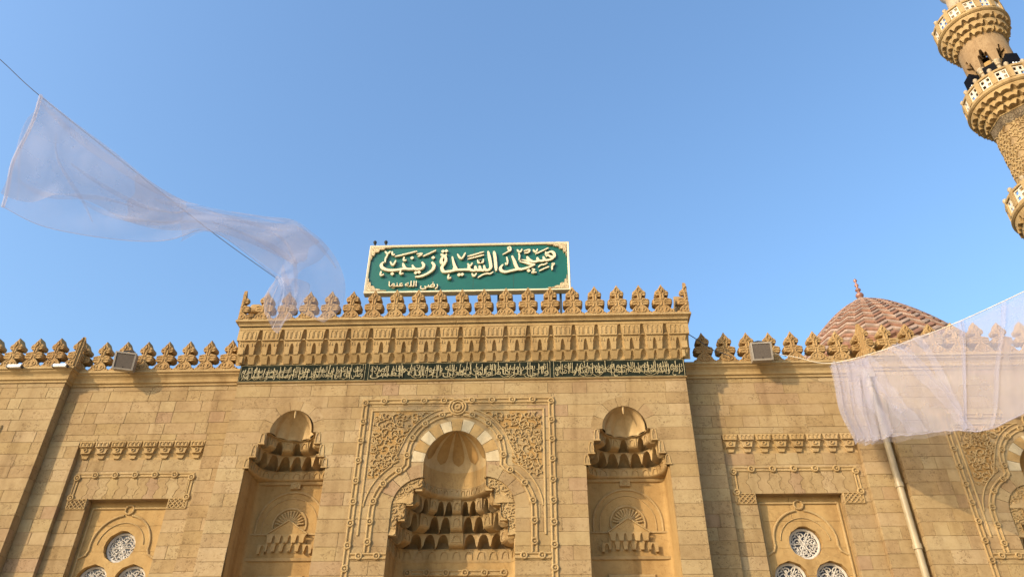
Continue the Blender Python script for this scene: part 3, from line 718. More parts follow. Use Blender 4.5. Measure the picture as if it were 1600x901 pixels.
# ================================================================ WING WALLS
def wing(s, label):
    root = thing('mosque_wing_wall', label, 'wall', (s*8.5, .8, 0), 'wing walls beside the portal')
    tf = lambda x, y, z: (s*x, y, z)
    Y, YR, YW = .80, .94, 1.18; cx = 8.55
    courses(root, 5.97, 11.1, 10.03, 11.66, Y, seed=20+s, tf=tf)
    courses(root, 5.97, 6.82, 4.6, 10.03, Y, seed=22+s, tf=tf); courses(root, 10.28, 11.1, 4.6, 10.03, Y, seed=24+s, tf=tf)
    courses(root, 6.82, 10.28, 4.6, 9.56, YR, [(4.6, 9.07, lambda z: (cx-1.06, cx+1.06) if z < 8.47 else (cx-1.47, cx+1.47), (8.4699, 8.4701))], seed=26+s, tf=tf)
    MB().box(5.97, 11.1, Y, Y+.14, 0, 4.595).build('lower_wall', 'ashlar', root, tf=tf)
    MB().box(5.97, 11.1, 1.55, 1.7, 0, 11.9).build('core_wall', 'mortar', root, tf=tf)
    rv = MB(); rv.box(cx-1.12, cx-1.064, YR+.12, YW+.1, 4.6, 8.46); rv.box(cx+1.064, cx+1.12, YR+.12, YW+.1, 4.6, 8.46); rv.box(cx-1.12, cx+1.12, YR+.115, YW+.1, 8.48, 8.56)
    rv.build('window_reveal', 'ashlar', root, tf=tf)
    cb = MB(); extrude_x(cb, 5.97, 11.1, cornice_prof(Y, 11.655, .24, 1.3)); cb.build('cornice_moulding', 'carved', root, tf=tf)
    # small stalactite row closing the shallow recess
    p = (10.28-6.82)/8
    for k in range(8):
        a, b = 6.82+k*p, 6.82+(k+1)*p; c = MB(); mid = (a+b)/2
        curtain(c, a, b, 10.028, 9.86, [(a, .035, 10.01), (b, .035, 10.01)], Y-.002, Y+.07)
        curtain(c, a, b, 9.87, 9.68, [(a, .10, 9.86), (b, .10, 9.86)], Y+.04, Y+.12)
        curtain(c, a, b, 9.70, 9.56, [(a, .15, 9.70), (b, .15, 9.70)], Y+.09, Y+.14)
        for q in (-.11, 0, .11): c.roll([(mid+q-.04, 9.86)]+arc(mid+q, 9.95, .04, 180, 0, 6)+[(mid+q+.04, 9.86)], .01, Y-.002, h=.02)
        c.roll([(mid-.15, 9.868), (mid+.15, 9.868)], .014, Y, h=.022); c.roll([(mid-.10, 9.69), (mid+.10, 9.69)], .012, Y+.04, h=.02)
        c.roll(arc(mid, 9.78, .045, 0, 330, 11), .014, Y+.04, True, .03)
        c.build('muqarnas_cell', 'cell', root, tf=tf)
    # joggled lintel in a knotted frame
    n = 11; x0, x1 = cx-1.46, cx+1.46
    jag = lambda q, z: (0 if q in (0, n) else .045*sin((z-8.48)/.58*2*pi*1.5+(0 if q % 2 else 1.2))+.02*sin((z-8.48)*37))
    for q in range(n):
        a, b = lerp(x0, x1, q/n), lerp(x0, x1, (q+1)/n); zs = [8.475+.59*i/16 for i in range(17)]; g_ = .006
        pts = [(a+g_+jag(q, z), z) for z in zs]+[(b-g_+jag(q+1, z), z) for z in zs[::-1]]
        MB().prism(pts, YR-rnd.uniform(0, .004), YR+.1).build('joggled_stone', 'ashlar', root, tf=tf)
    MB().box(x0+.01, x1-.01, YR+.015, YR+.12, 8.48, 9.06).build('mortar_bed', 'mortar', root, tf=tf)
    knotted([(cx-1.53, 8.24), (cx-1.53, 9.11), (cx+1.53, 9.11), (cx+1.53, 8.24)], YR-.004, .52, .04, .022).build('lintel_moulding', 'carved', root, tf=tf)
    for d in (-1, 1):
        lt = MB(); a, b = sorted((cx+d*1.09, cx+d*1.56))
        for q in range(-3, 8):
            for sl_ in (-1, 1):
                run = inside_runs([(a+q*.115+sl_*t*.012, 8.22+t*.012) for t in range(23)], lambda x, z: a < x < b)
                for r_ in run: lt.roll([r_[0], r_[-1]], .014, YR-.004, h=.03)
        lt.roll([(a, 8.215), (b, 8.215), (b, 8.47), (a, 8.47)], .016, YR-.004, True, .03)
        lt.build('strapwork', 'carved', root, tf=tf)
    # window back plate with three round openings
    C3 = [(cx, 7.33, .40), (cx-.49, 6.50, .40), (cx+.49, 6.50, .40)]
    ops = [(c[1]-c[2], c[1]+c[2], (lambda c: lambda z: (c[0]-sqrt(max(0, c[2]**2-(z-c[1])**2)), c[0]+sqrt(max(0, c[2]**2-(z-c[1])**2))))(c)) for c in C3]
    courses(root, cx-1.10, cx+1.10, 4.6, 8.52, YW, ops, h=.65, zref=8.5, seed=30+s, lmin=1.2, lmax=2.2, tf=tf, name='window_plate', mat='tan', proud=.001)
    md = MB()
    md.roll([(cx-.98, 4.7), (cx-.98, 8.30), (cx-.12, 8.30)], .03, YW-.004, h=.04); md.roll([(cx+.98, 4.7), (cx+.98, 8.30), (cx+.12, 8.30)], .03, YW-.004, h=.04)
    md.roll(arc(cx, 8.26, .11, 0, 345, 23), .028, YW-.004, True, .045)
    for d in (-1, 1): md.roll([(cx+d*.98, 7.02), (cx+d*.80, 7.12)]+[(cx+d*x, z) for x, z in arc(0, 7.36, .76, -8, 82, 14)], .03, YW-.004, h=.04)
    for d in (-1, 1): md.roll([(cx+d*x, z) for x, z in arc(0, 7.33, .60, 5, 90, 12)], .014, YW-.004, h=.02)
    md.build('window_moulding', 'carved', root, tf=tf)
    for (wx, wz, r) in C3:
        w = MB(); w.prism(arc(wx, wz, r+.02, 0, 352, 44), YW+.155, YW+.18); w = w.build('round_window', 'dark_glass', root, tf=tf)
        ok = lambda x, z: hypot(x-wx, z-wz) < r-.07
        la = arabesque(ok, wx-r, wx+r, wz-r, wz+r, YW+.155, 60, .17, .0125, .025)
        for k in range(6):
            a = k*pi/3; la.roll([(wx, wz), (wx+(r-.06)*cos(a), wz+(r-.06)*sin(a))], .014, YW+.155, h=.03)
        la.build('lattice', 'gypsum', w, tf=tf)
        MB().roll(arc(wx, wz, r-.045, 0, 351, 39), .035, YW+.15, True, .03).build('window_rim', 'gypsum', w, tf=tf)
    for k in range(8): merlon(root, s*(6.67+.615*k), .57, 12.055)
    return root
wing(-1, 'left stone wing wall with three round lattice windows, between portal and left end bay')
wing(1, 'right stone wing wall with three round lattice windows, between portal and drainpipe')

# ================================================================ END BAYS
def bay(s, label):
    root = thing('mosque_end_bay', label, 'wall', (s*14.6, .5, 0), 'projecting end bays')
    Y = .50; cx = 14.6; k = .89
    tf = lambda x, y, z: (s*x, y, z)
    tn = lambda x, y, z: (s*(cx+x*k), Y+y*k, 6.80+(z-6.73)*k)
    inv = lambda z: 6.73+(z-6.80)/k
    zb = [6.80+(q-6.73)*k for q in (7.85, 7.8501, 9.02)]
    courses(root, 11.1, 18.2, 4.6, 11.66, Y, [(4.6, 6.80+(10.12-6.73)*k, lambda z: (cx-tre_outer(inv(z))*k, cx+tre_outer(inv(z))*k), tuple(zb))], seed=40+s, thick=.22, tf=tf)
    trefoil(root, tn, zlow=4.3, seed=5)
    MB().box(11.1, cx-1.5*k, Y, Y+.2, 0, 4.595).build('lower_wall', 'ashlar', root, tf=tf)
    sw = MB(); sw.box(11.105, 11.3, Y+.2, 1.6, 0, 11.65); sw.box(11.3, 18.2, 1.75, 1.9, 0, 11.9); sw.box(18.0, 18.2, Y+.2, 1.75, 0, 11.65); sw.build('core_wall', 'ashlar', root, tf=tf)
    cb = MB(); p1 = cornice_prof(Y, 11.655, .24, 1.3)
    rows = []
    for y, z in p1[1:-1]:
        o = Y-y; rows.append([(11.1-o, 1.0, z), (11.1-o, y, z), (18.2, y, z)])
    rows.insert(0, [(11.3, 1.0, 11.656), (11.3, .75, 11.656), (18.2, .75, 11.656)])
    rows.append([(11.3, 1.0, 12.055), (11.3, .75, 12.055), (18.2, .75, 12.055)])
    cb.grid(rows); cb.build('cornice_moulding', 'carved', root, tf=tf)
    merlon(root, s*10.94, .28, 12.055, 'right' if s > 0 else 'left')
    merlon(root, s*10.86, .34, 12.055, 'left' if s > 0 else 'right', rot=-s*pi/2)
    for q in range(1, 12): merlon(root, s*(10.94+.615*q), .28, 12.055)
    return root
bay(-1, 'left projecting stone end bay casting shade on the wall beside it')
bay(1, 'right projecting stone end bay with dark trefoil arch behind the drainpipe')

# ================================================================ ROOF, DOME
rf = thing('mosque_roof', 'flat mosque roof behind the crested parapets', 'roof')
MB().box(-18, 18, 1.3, 40, 11.4, 11.6).build('roof_slab', 'mortar', rf)
MB().box(-5.9, 5.9, .3, 1.5, 12.5, 12.6).build('roof_slab', 'mortar', rf)
def dome_at(cx, cy, ztop, R_, H_):
    root = thing('ribbed_dome', 'terracotta dome with zigzag courses and bulbous finial behind the right parapet', 'dome', (cx, cy, 11.6))
    z0 = ztop-H_
    def surf(th, t, o=0.0):                       # t 0 foot .. 1 apex
        ph = t*pi/2
        q = 1-t; r = R_*q; z = z0+H_*(1-q**1.5); ph = .75
        r = max(r, 0.0)+o*cos(ph); return (cx+r*cos(th), cy+r*sin(th), z+o*sin(ph))
    MB().lathe([(R_*1.02, 11.6), (R_*1.02, z0-.35), (R_*1.08, z0-.3), (R_*1.08, z0-.12), (R_*1.0, z0-.05), (R_*.99, z0+.02)], cx, cy, 32).build('drum', 'ashlar', root)
    MB().grid([[surf(2*pi*k/48, t/20*.97, -.05) for k in range(48)] for t in range(21)], True).build('shell', 'red_tile', root)
    NZ, NR = 26, 21
    for k in range(NR):
        mb = MB(); rows = []
        for prof_t, prof_o in ((0.0, -.04), (.10, .05), (.45, .06), (.80, .03), (.98, -.04)):
            row = []
            for j in range(NZ*2):
                zig = .5*(j % 2); t = (k+prof_t+zig*1.9)/(NR+1.6)*.97
                tt = min(t, .975); row.append(surf(2*pi*j/(NZ*2), 1-(1-tt)**1.15, prof_o))
            rows.append(row)
        mb.grid(rows, True).build('zigzag_course', ('red_tile', 'pink_tile')[k % 2], root)
    fz = ztop-.02
    MB().lathe([(.42, fz-.16), (.40, fz-.02), (.30, fz+.06), (.16, fz+.12), (.10, fz+.2)], cx, cy, 16).build('finial_collar', 'pink_tile', root, smooth=True)
    MB().lathe([(.06, fz+.15), (.06, fz+.22), (.13, fz+.27), (.15, fz+.33), (.12, fz+.40), (.05, fz+.44), (.05, fz+.50), (.10, fz+.55), (.10, fz+.60), (.045, fz+.65), (.04, fz+.72), (.075, fz+.77), (.07, fz+.82), (.03, fz+.86), (.03, fz+.93), (.07, fz+.99), (.05, fz+1.06), (.0, fz+1.1)], cx, cy, 14).build('finial', 'copper', root, smooth=True)
dome_at(14.0, 6.0, 17.5, 3.4, 3.5)

# traced lettering of the sign and cloth outlines, in metres
MAIN=[(1.0,[(2.408,15.677),(2.390,15.765),(2.473,15.836),(2.566,15.847),(2.626,15.759),(2.613,15.646),(2.511,15.674),(2.420,15.747)]),
(1.0,[(2.619,15.656),(2.540,15.576),(2.436,15.540),(2.334,15.550),(2.291,15.680)]),
(1.0,[(2.354,15.534),(2.221,15.512),(2.140,15.540),(2.110,15.643)]),
(1.0,[(2.170,15.519),(2.047,15.486),(1.945,15.501),(1.843,15.594),(1.802,15.693)]),
(1.0,[(1.965,15.493),(1.842,15.504),(1.719,15.533),(1.607,15.528),(1.760,15.462),(1.903,15.400),(2.046,15.379)]),
(1.1,[(2.046,15.379),(1.902,15.306),(1.760,15.251),(1.617,15.212),(1.525,15.245),(1.464,15.373),(1.412,15.553),(1.349,15.722)]),
(1.1,[(1.617,15.212),(1.434,15.191),(1.271,15.150),(1.150,15.123),(1.037,15.181),(1.009,15.283),(1.085,15.403)]),
(1.1,[(0.798,15.906),(0.829,15.723),(0.859,15.439),(0.880,15.164)]),
(1.1,[(0.621,15.910),(0.657,15.727),(0.705,15.443),(0.714,15.290),(0.639,15.203),(0.546,15.231),(0.511,15.384)]),
(1.0,[(0.588,15.212),(0.465,15.200),(0.403,15.247),(0.378,15.374)]),
(1.0,[(0.445,15.205),(0.332,15.203),(0.270,15.250),(0.245,15.365)]),
(1.0,[(0.312,15.204),(0.190,15.196),(0.086,15.242),(0.039,15.383)]),
(1.0,[(0.128,15.213),(0.004,15.231),(-0.160,15.230),(-0.334,15.234),(-0.419,15.292)]),
(1.1,[(-0.462,15.730),(-0.422,15.548),(-0.371,15.368),(-0.325,15.252),(-0.404,15.203),(-0.546,15.174),(-0.679,15.172),(-0.739,15.249),(-0.751,15.351),(-0.686,15.478),(-0.648,15.605),(-0.671,15.761),(-0.634,15.838)]),
(1.0,[(-0.725,15.440),(-0.789,15.532),(-0.775,15.660),(-0.727,15.757),(-0.821,15.830)]),
(1.0,[(-0.775,15.660),(-0.783,15.544),(-0.702,15.465),(-0.648,15.605)]),
(1.1,[(-1.072,15.533),(-0.996,15.421),(-1.014,15.282),(-1.099,15.170),(-1.236,15.072),(-1.375,15.013),(-1.537,14.992)]),
(1.0,[(-1.373,15.541),(-1.307,15.429),(-1.346,15.315),(-1.456,15.280),(-1.582,15.301),(-1.655,15.438)]),
(1.0,[(-1.540,15.289),(-1.684,15.285),(-1.829,15.302),(-1.898,15.380),(-1.947,15.514)]),
(1.1,[(-1.788,15.295),(-1.952,15.292),(-2.135,15.258),(-2.321,15.258),(-2.469,15.297),(-2.578,15.384),(-2.597,15.487),(-2.535,15.575)])]
DOTS=[(1.851,15.161),(-1.043,15.719),(-1.688,15.722),(-1.530,15.162),(-1.434,15.180),(-2.236,15.134),(-0.755,15.946),(-0.657,15.954),(-0.223,15.048),(-0.132,15.058)]
FINE=[[(2.060,15.782),(2.258,15.894),(2.456,16.006)],
[(2.136,15.280),(2.219,15.367),(2.311,15.377),(2.414,15.438)],
[(2.165,15.141),(2.308,15.225),(2.462,15.302)],
[(0.004,15.739),(0.250,15.821),(0.497,15.908)],
[(0.009,15.635),(0.254,15.712),(0.500,15.788)],
[(0.341,14.942),(0.480,15.043),(0.601,15.078),(0.703,15.076),(0.793,15.141)],
[(0.309,15.607),(0.333,15.503),(0.395,15.489),(0.402,15.592),(0.415,15.501),(0.477,15.513),(0.484,15.628)],
[(1.069,15.781),(1.223,15.882),(1.306,15.945),(1.284,16.063),(1.222,16.026),(1.275,15.932)],
[(1.184,15.688),(1.217,15.532),(1.197,15.405),(1.146,15.457)],
[(1.555,15.821),(1.576,15.704),(1.559,15.555)],
[(1.503,15.953),(1.586,15.859),(1.658,15.975)],
[(1.710,15.895),(1.876,15.943),(1.844,15.839),(1.720,15.817)],
[(1.990,15.940),(2.061,15.847),(2.124,15.963)],
[(2.360,15.852),(2.389,15.760),(2.338,15.749)],
[(1.942,15.209),(2.023,15.182),(1.951,15.083),(2.083,15.092)],
[(2.535,15.384),(2.617,15.395),(2.553,15.295),(2.550,15.164)],
[(0.016,15.460),(0.091,15.369),(0.159,15.482)],
[(0.153,15.089),(0.228,14.987),(0.295,15.098)],
[(-2.215,15.775),(-1.899,15.866),(-1.551,15.967)],
[(-1.358,15.766),(-1.168,15.873),(-0.967,15.991)],
[(-1.563,15.849),(-1.397,15.871),(-1.474,15.777),(-1.515,15.770)],
[(-1.931,15.754),(-1.936,15.625),(-1.848,15.641)],
[(-2.318,15.974),(-2.294,15.842),(-2.223,15.866)],
[(-2.539,15.980),(-2.447,15.898),(-2.372,15.988)],
[(-2.447,15.898),(-2.467,15.786),(-2.500,15.704),(-2.492,15.561)],
[(-2.342,15.583),(-2.246,15.452),(-2.170,15.631)],
[(-1.987,15.267),(-1.994,15.116),(-1.898,15.146)],
[(-2.582,15.231),(-2.581,15.079),(-2.481,15.115)],
[(-0.530,15.068),(-0.542,14.913),(-0.452,14.953)],
[(-0.310,15.817),(-0.178,15.645),(-0.063,15.863)]]
FT= [(-8.75,-7.00,14.77),(-7.91,-6.64,14.19),(-7.10,-6.27,13.68),(-6.30,-5.91,13.12),(-5.84,-5.55,12.98),(-5.49,-5.18,13.06),(-4.95,-4.82,13.17),(-4.18,-4.45,13.30),(-3.67,-4.12,13.47),(-3.26,-3.87,13.29),(-2.95,-3.62,13.11),(-2.63,-3.36,12.69),(-2.47,-3.11,12.18),(-2.59,-2.85,11.73),(-3.04,-2.60,11.50)]
FB= [(-8.60,-6.75,11.75),(-7.96,-6.39,11.53),(-7.28,-6.02,11.54),(-6.42,-5.66,11.65),(-5.86,-5.30,11.98),(-5.44,-4.93,12.57),(-5.07,-4.57,12.65),(-4.53,-4.20,12.38),(-3.90,-3.87,11.97),(-3.95,-3.62,12.08),(-4.02,-3.37,12.19),(-4.09,-3.11,12.26),(-4.17,-2.86,12.27),(-4.25,-2.60,12.25),(-4.39,-2.35,12.23)]
GT= [(-8.65,-7.10,14.65),(-8.09,-6.70,14.31),(-7.64,-6.30,14.11),(-7.18,-5.90,13.88),(-6.72,-5.50,13.63),(-6.36,-5.10,13.55),(-6.12,-4.70,13.62)]
GB= [(-8.23,-7.30,11.62),(-7.88,-6.90,11.66),(-7.71,-6.50,12.29),(-7.15,-6.10,12.27),(-6.56,-5.70,12.19),(-6.15,-5.30,12.42),(-5.92,-4.90,12.88)]
HT= [(-4.33,-2.90,12.72),(-4.28,-2.90,12.70),(-4.23,-2.90,12.68),(-4.16,-2.90,12.64),(-4.07,-2.90,12.60)]
HM= [(-4.54,-2.70,12.25),(-4.40,-2.70,12.17),(-4.16,-2.70,12.09),(-3.89,-2.70,12.05),(-3.53,-2.70,12.65)]
HB= [(-4.57,-2.60,11.83),(-4.35,-2.60,11.51),(-4.18,-2.60,11.25),(-3.97,-2.60,11.56),(-3.62,-2.60,12.07)]
WL= [(-9.81,-8.50,15.29),(-9.44,-7.70,15.20),(-8.75,-7.00,14.77),(-6.80,-5.20,13.79),(-5.50,-4.00,13.16),(-4.33,-2.90,12.70)]
RT= [(9.73,-0.10,11.58),(10.19,-0.69,11.34),(10.67,-1.27,11.30),(11.15,-1.86,11.27),(11.72,-2.44,11.23),(12.26,-3.03,11.24),(12.87,-3.61,11.35),(13.75,-4.20,11.60)]
RM= [(9.68,-0.20,10.33),(9.99,-0.79,10.07),(10.40,-1.37,9.97),(10.85,-1.96,9.86),(11.31,-2.54,9.77),(11.70,-3.13,9.67),(12.25,-3.71,9.73),(13.02,-4.30,9.92)]
RB= [(9.86,-0.10,9.38),(9.96,-0.69,9.12),(10.28,-1.27,8.98),(10.71,-1.86,8.78),(11.04,-2.44,8.63),(11.29,-3.03,8.38),(11.79,-3.61,8.42),(12.53,-4.20,8.58)]
WR= [(7.90,0.45,12.35),(8.94,0.20,11.96),(9.73,-0.10,11.58),(10.68,-1.25,11.31),(11.72,-2.45,11.23),(12.88,-3.60,11.36),(13.89,-4.80,11.48)]

# ================================================================ MINARET
MX, MY = 23.05, 6.0
mn = thing('minaret', 'tall carved stone minaret with white lattice balconies and stalactite corbels at upper right', 'minaret', (MX, MY, 0))
def ring_tier(r1, r2, ztop, zbot, zback, n, name='muqarnas_tier', sh=0.0):
    m_ = 8; mb = MB(); rows = [[], []]+[[] for _ in range(4)]
    for i in range(n):
        for j in range(m_):
            a = 2*pi*(i+sh+j/m_)/n; u = j/m_*2-1; b = zbot+(ztop-zbot)*(.72*ogive(u/.62) if i % 2 else .30*ogive(u/.9))
            rows[0].append((MX+r1*cos(a), MY+r1*sin(a), ztop)); rows[1].append((MX+r1*cos(a), MY+r1*sin(a), b))
            for k in range(4):
                t = (k+1)/4; r = lerp(r1, r2, sin(t*pi/2)); rows[2+k].append((MX+r*cos(a), MY+r*sin(a), zback+(b-zback)*cos(t*pi/2)))
    mb.grid(rows, True); mb.build(name, 'cell', mn)
def balcony(z, r, rin, zlow, nt_=3, n=28, npan=16):
    for k in range(nt_):
        r1 = lerp(r-.06, rin, k/nt_); r2_ = lerp(r-.06, rin, (k+1)/nt_)-.10; za = lerp(z-.18, zlow, k/nt_); zb = lerp(z-.18, zlow, (k+1)/nt_)
        ring_tier(r1, r2_, za, zb, zb-.02, n, 'muqarnas_tier', (k % 2)*.5)
    MB().lathe([(r-.10, z-.19), (r-.02, z-.16), (r+.04, z-.10), (r+.04, z-.04), (r, z), (rin*.6, z)], MX, MY, 48).build('balcony_floor', 'carved', mn)
    MB().lathe([(r-.01, z), (r-.01, z+.10), (r-.11, z+.10), (r-.11, z)], MX, MY, 48).build('parapet_base', 'carved', mn)
    MB().lathe([(r-.01, z+.70), (r, z+.72), (r, z+.80), (r-.12, z+.80), (r-.12, z+.70), (r-.01, z+.70)], MX, MY, 48).build('parapet_rail', 'carved', mn)
    for k in range(npan):
        a = 2*pi*k/npan; w = 2*pi*r/npan
        def tf(x, y, zz, a=a): return (MX+(r-.06-y)*cos(a)-x*sin(a), MY+(r-.06-y)*sin(a)+x*cos(a), zz)
        p = MB().box(-.11, .11, -.07, .07, z+.08, z+.74); p.build('parapet_post', 'carved', mn, tf=tf)
        kn = MB(); kn.lathe([(.0, z+.80), (.06, z+.80), (.09, z+.88), (.10, z+.95), (.06, z+1.02), (.0, z+1.06)], 0, 0, 10)
        kn.build('post_knob', 'column', mn, tf=tf)
        def tl(x, y, zz, a=a+pi/npan): return (MX+(r*cos(pi/npan)-.07-y)*cos(a)-x*sin(a), MY+(r*cos(pi/npan)-.07-y)*sin(a)+x*cos(a), zz)
        h = w/2-.10; q = MB(); z0_, z1_ = z+.11, z+.70
        q.box(-h, h, -.03, .03, z0_, z0_+.07); q.box(-h, h, -.03, .03, z1_-.07, z1_); q.box(-h, -h+.06, -.029, .029, z0_+.07, z1_-.07); q.box(h-.06, h, -.029, .029, z0_+.07, z1_-.07)
        zc = (z0_+z1_)/2
        q.prism([(-.05, z0_+.05), (.05, z0_+.05), (.05, z1_-.05), (-.05, z1_-.05)], -.025, .025); q.prism([(-h+.03, zc-.05), (h-.03, zc-.05), (h-.03, zc+.05), (-h+.03, zc+.05)], -.022, .022)
        q.prism([(-.12, zc), (0, zc-.14), (.12, zc), (0, zc+.14)], -.027, .027)
        q.build('lattice_panel', 'lattice_white', mn, tf=tl)
SH = 1.14
MB().lathe([(1.6, 0), (1.6, 12), (1.5, 12), (1.5, 21.0)], MX, MY, 8, pi/8).build('lower_shaft', 'ashlar', mn)
MB().lathe([(SH, 22.0), (SH, 26.1)], MX, MY, 8, pi/8).build('shaft', 'ashlar', mn)
MB().lathe([(SH+.03, 26.08), (SH+.05, 26.12), (SH+.05, 26.55), (SH+.03, 26.6)], MX, MY, 8, pi/8).build('inscription_band', 'band_relief', mn)
MB().lathe([(SH+.06, 26.6), (SH+.08, 26.64), (SH+.02, 26.68)], MX, MY, 8, pi/8).build('moulding', 'carved', mn)
# star strapwork on the eight faces
ap = SH*cos(pi/8); hw = SH*sin(pi/8)
for k in range(8):
    a = 2*pi*k/8
    if cos(a)*(-.66)+sin(a)*(-.75) < -.35: continue
    def tf(x, y, zz, a=a): return (MX+(ap-y)*cos(a)-x*sin(a), MY+(ap-y)*sin(a)+x*cos(a), zz)
    sp = MB()
    for j in range(9):
        zc = 22.9+j*.38
        for xc in ((-.22, .22) if j % 2 else (0.0,)):
            pts = [(xc+(.19 if q % 2 else .10)*cos(q*pi/8+pi/8), zc+(.19 if q % 2 else .10)*sin(q*pi/8+pi/8)) for q in range(16)]
            pts = [p_ for p_ in pts if abs(p_[0]) < hw-.02]
            if len(pts) > 4: sp.roll(pts, .028, 0.0, len(pts) == 16, .05)
        sp.roll([(-hw+.03, zc-.19), (-.1, zc), (-hw+.03, zc+.19)], .028, 0.0, h=.05); sp.roll([(hw-.03, zc-.19), (.1, zc), (hw-.03, zc+.19)], .028, 0.0, h=.05)
    sp.build('strapwork', 'carved', mn, tf=tf)
balcony(21.9, 1.88, 1.45, 20.6, 3, 32, 16)
balcony(27.75, 1.72, 1.14, 26.7, 3, 32, 16)
# open gallery: drum, columns, upper wall with arched heads
GR = 1.0
MB().lathe([(.62, 27.7), (.62, 30.2)], MX, MY, 24).build('gallery_core', 'tan', mn)
NC = 8
gm = MB(); rows = [[], [], [], []]
for i in range(NC*16):
    a = 2*pi*i/(NC*16)+pi/8; u = (i % 16)/16*2-1; b = 29.75+.95*ogive(u/.62) if abs(u) < .62 else 29.75
    if .18 < abs(u) < .62: b = 29.75+.55*ogive((abs(u)-.40)/.24)+.25*(1-abs(u))
    for q, (r, z) in enumerate(((GR-.32, b), (GR, b), (GR, 31.62), (GR-.3, 31.62))): rows[q].append((MX+r*cos(a), MY+r*sin(a), z))
gm.grid(rows, True); gm.build('gallery_wall', 'ashlar', mn)
for i in range(NC):
    a = 2*pi*i/NC+pi/8; x, y = MX+(GR-.14)*cos(a), MY+(GR-.14)*sin(a)
    c = MB(); c.lathe([(.15, 27.75), (.15, 28.0), (.115, 28.05), (.105, 29.42)], x, y, 14); c = c.build('column', 'column', mn, smooth=True)
    MB().lathe([(.11, 29.42), (.15, 29.46), (.13, 29.50), (.12, 29.58), (.17, 29.72), (.17, 29.78)], x, y, 14).build('capital', 'column', c)
balcony(32.75, 1.52, 1.02, 31.55, 3, 28, 14)
MB().lathe([(.42, 32.7), (.42, 34.1), (.60, 34.2), (.60, 34.34), (.45, 34.42), (.40, 35.6), (.55, 35.9), (.62, 36.4), (.5, 37.0), (.25, 37.5), (.06, 37.8), (.05, 38.6), (.0, 38.8)], MX, MY, 20).build('top_finial', 'column', mn, smooth=True)
# horn loudspeakers hung in the gallery openings
for i, lab in ((3, 'black box loudspeaker at left opening of the minaret gallery'), (4, 'black box loudspeaker at middle opening of the minaret gallery'), (5, 'black box loudspeaker at right opening of the minaret gallery')):
    a = 2*pi*i/NC+pi/4; r = GR+.12; w = .27
    if i == 4: r = GR-.22
    root = thing('box_loudspeaker', lab, 'speaker', (MX+r*cos(a), MY+r*sin(a), 28.75), 'loudspeakers in the minaret gallery')
    def tf(x, y, z, a=a, r=r): return (MX+(r-y)*cos(a)-x*sin(a), MY+(r-y)*sin(a)+x*cos(a), z-.30*y)
    MB().prism([(-w, 28.75), (w, 28.75), (w*.95, 29.55), (-w*.95, 29.55)], -.22, .18).build('cabinet', 'black', root, tf=tf)
    MB().box(-w*1.04, w*1.04, -.245, -.222, 28.72, 28.77).build('rim', 'black', root, tf=tf)
    for q in range(3):
        MB().prism([(-.16+q*.13, 28.84), (-.10+q*.13, 28.84), (-.10+q*.13, 28.93), (-.16+q*.13, 28.93)], -.25, -.21).build('horn_cap', 'bright', root, tf=tf)
    MB().tube([tf(0, .18, 29.1), tf(0, .45, 29.2)], .03, 6).build('bracket', 'steel', root)

# ================================================================ SIGN
sg = thing('roof_sign', 'large green sign with raised cream Arabic lettering standing above the portal crest', 'sign', (0, .6, 12.6))
SY = .5
pnl = MB().box(-2.97, 3.02, SY-.02, SY+.12, 14.50, 16.17).build('panel', 'green', sg)
sm_ = MB()
for x in (-1.02, .20, 1.40): sm_.box(x-.004, x+.004, SY-.0215, SY-.01, 14.52, 16.15)
sm_.build('panel_seam', 'sign_side', pnl)
fr = MB(); w = .036
fr.sweep([(-2.99, 14.475), (3.045, 14.475), (3.045, 16.195), (-2.99, 16.195)], [(-w, -.13), (-w, .075), (-.02, .09), (.03, .07), (.03, -.13)], SY-.0, True)
fr.build('frame', 'sign_cream', sg)
MB().box(-2.98, 3.03, SY+.121, SY+.16, 14.47, 16.2).build('back_plate', 'sign_side', sg)
for sx in (-1, 1):
    for sz in (-1, 1):
        cx_, cz_ = (-2.96 if sx < 0 else 3.01), (14.51 if sz < 0 else 16.16)
        pts = [(cx_, cz_)]; n = 36
        for i in range(n+1):
            t = i/n; a = t*pi/2
            bx_, bz_ = .60*(1-sin(a))**1.0+.02, .48*(1-cos(a))**1.0+.02
            k = .86+.26*abs(sin(t*pi*5)); pts.append((cx_-sx*bx_*k, cz_-sz*bz_*k))
        MB().prism(pts, SY-.085, SY-.01).build('corner_ornament', 'ornament', sg)
def smooth_path(p, n=8):
    if len(p) < 3: return [(lerp(p[0][0], p[1][0], i/n), lerp(p[0][1], p[1][1], i/n)) for i in range(n+1)]
    q = [p[0]]+list(p)+[p[-1]]; out = []
    for i in range(1, len(q)-2):
        for k in range(n):
            t = k/n; a, b, c, d = q[i-1], q[i], q[i+1], q[i+2]
            out.append(tuple(.5*(2*b[j]+(-a[j]+c[j])*t+(2*a[j]-5*b[j]+4*c[j]-d[j])*t*t+(-a[j]+3*b[j]-3*c[j]+d[j])*t**3) for j in (0, 1)))
    out.append(p[-1]); return out
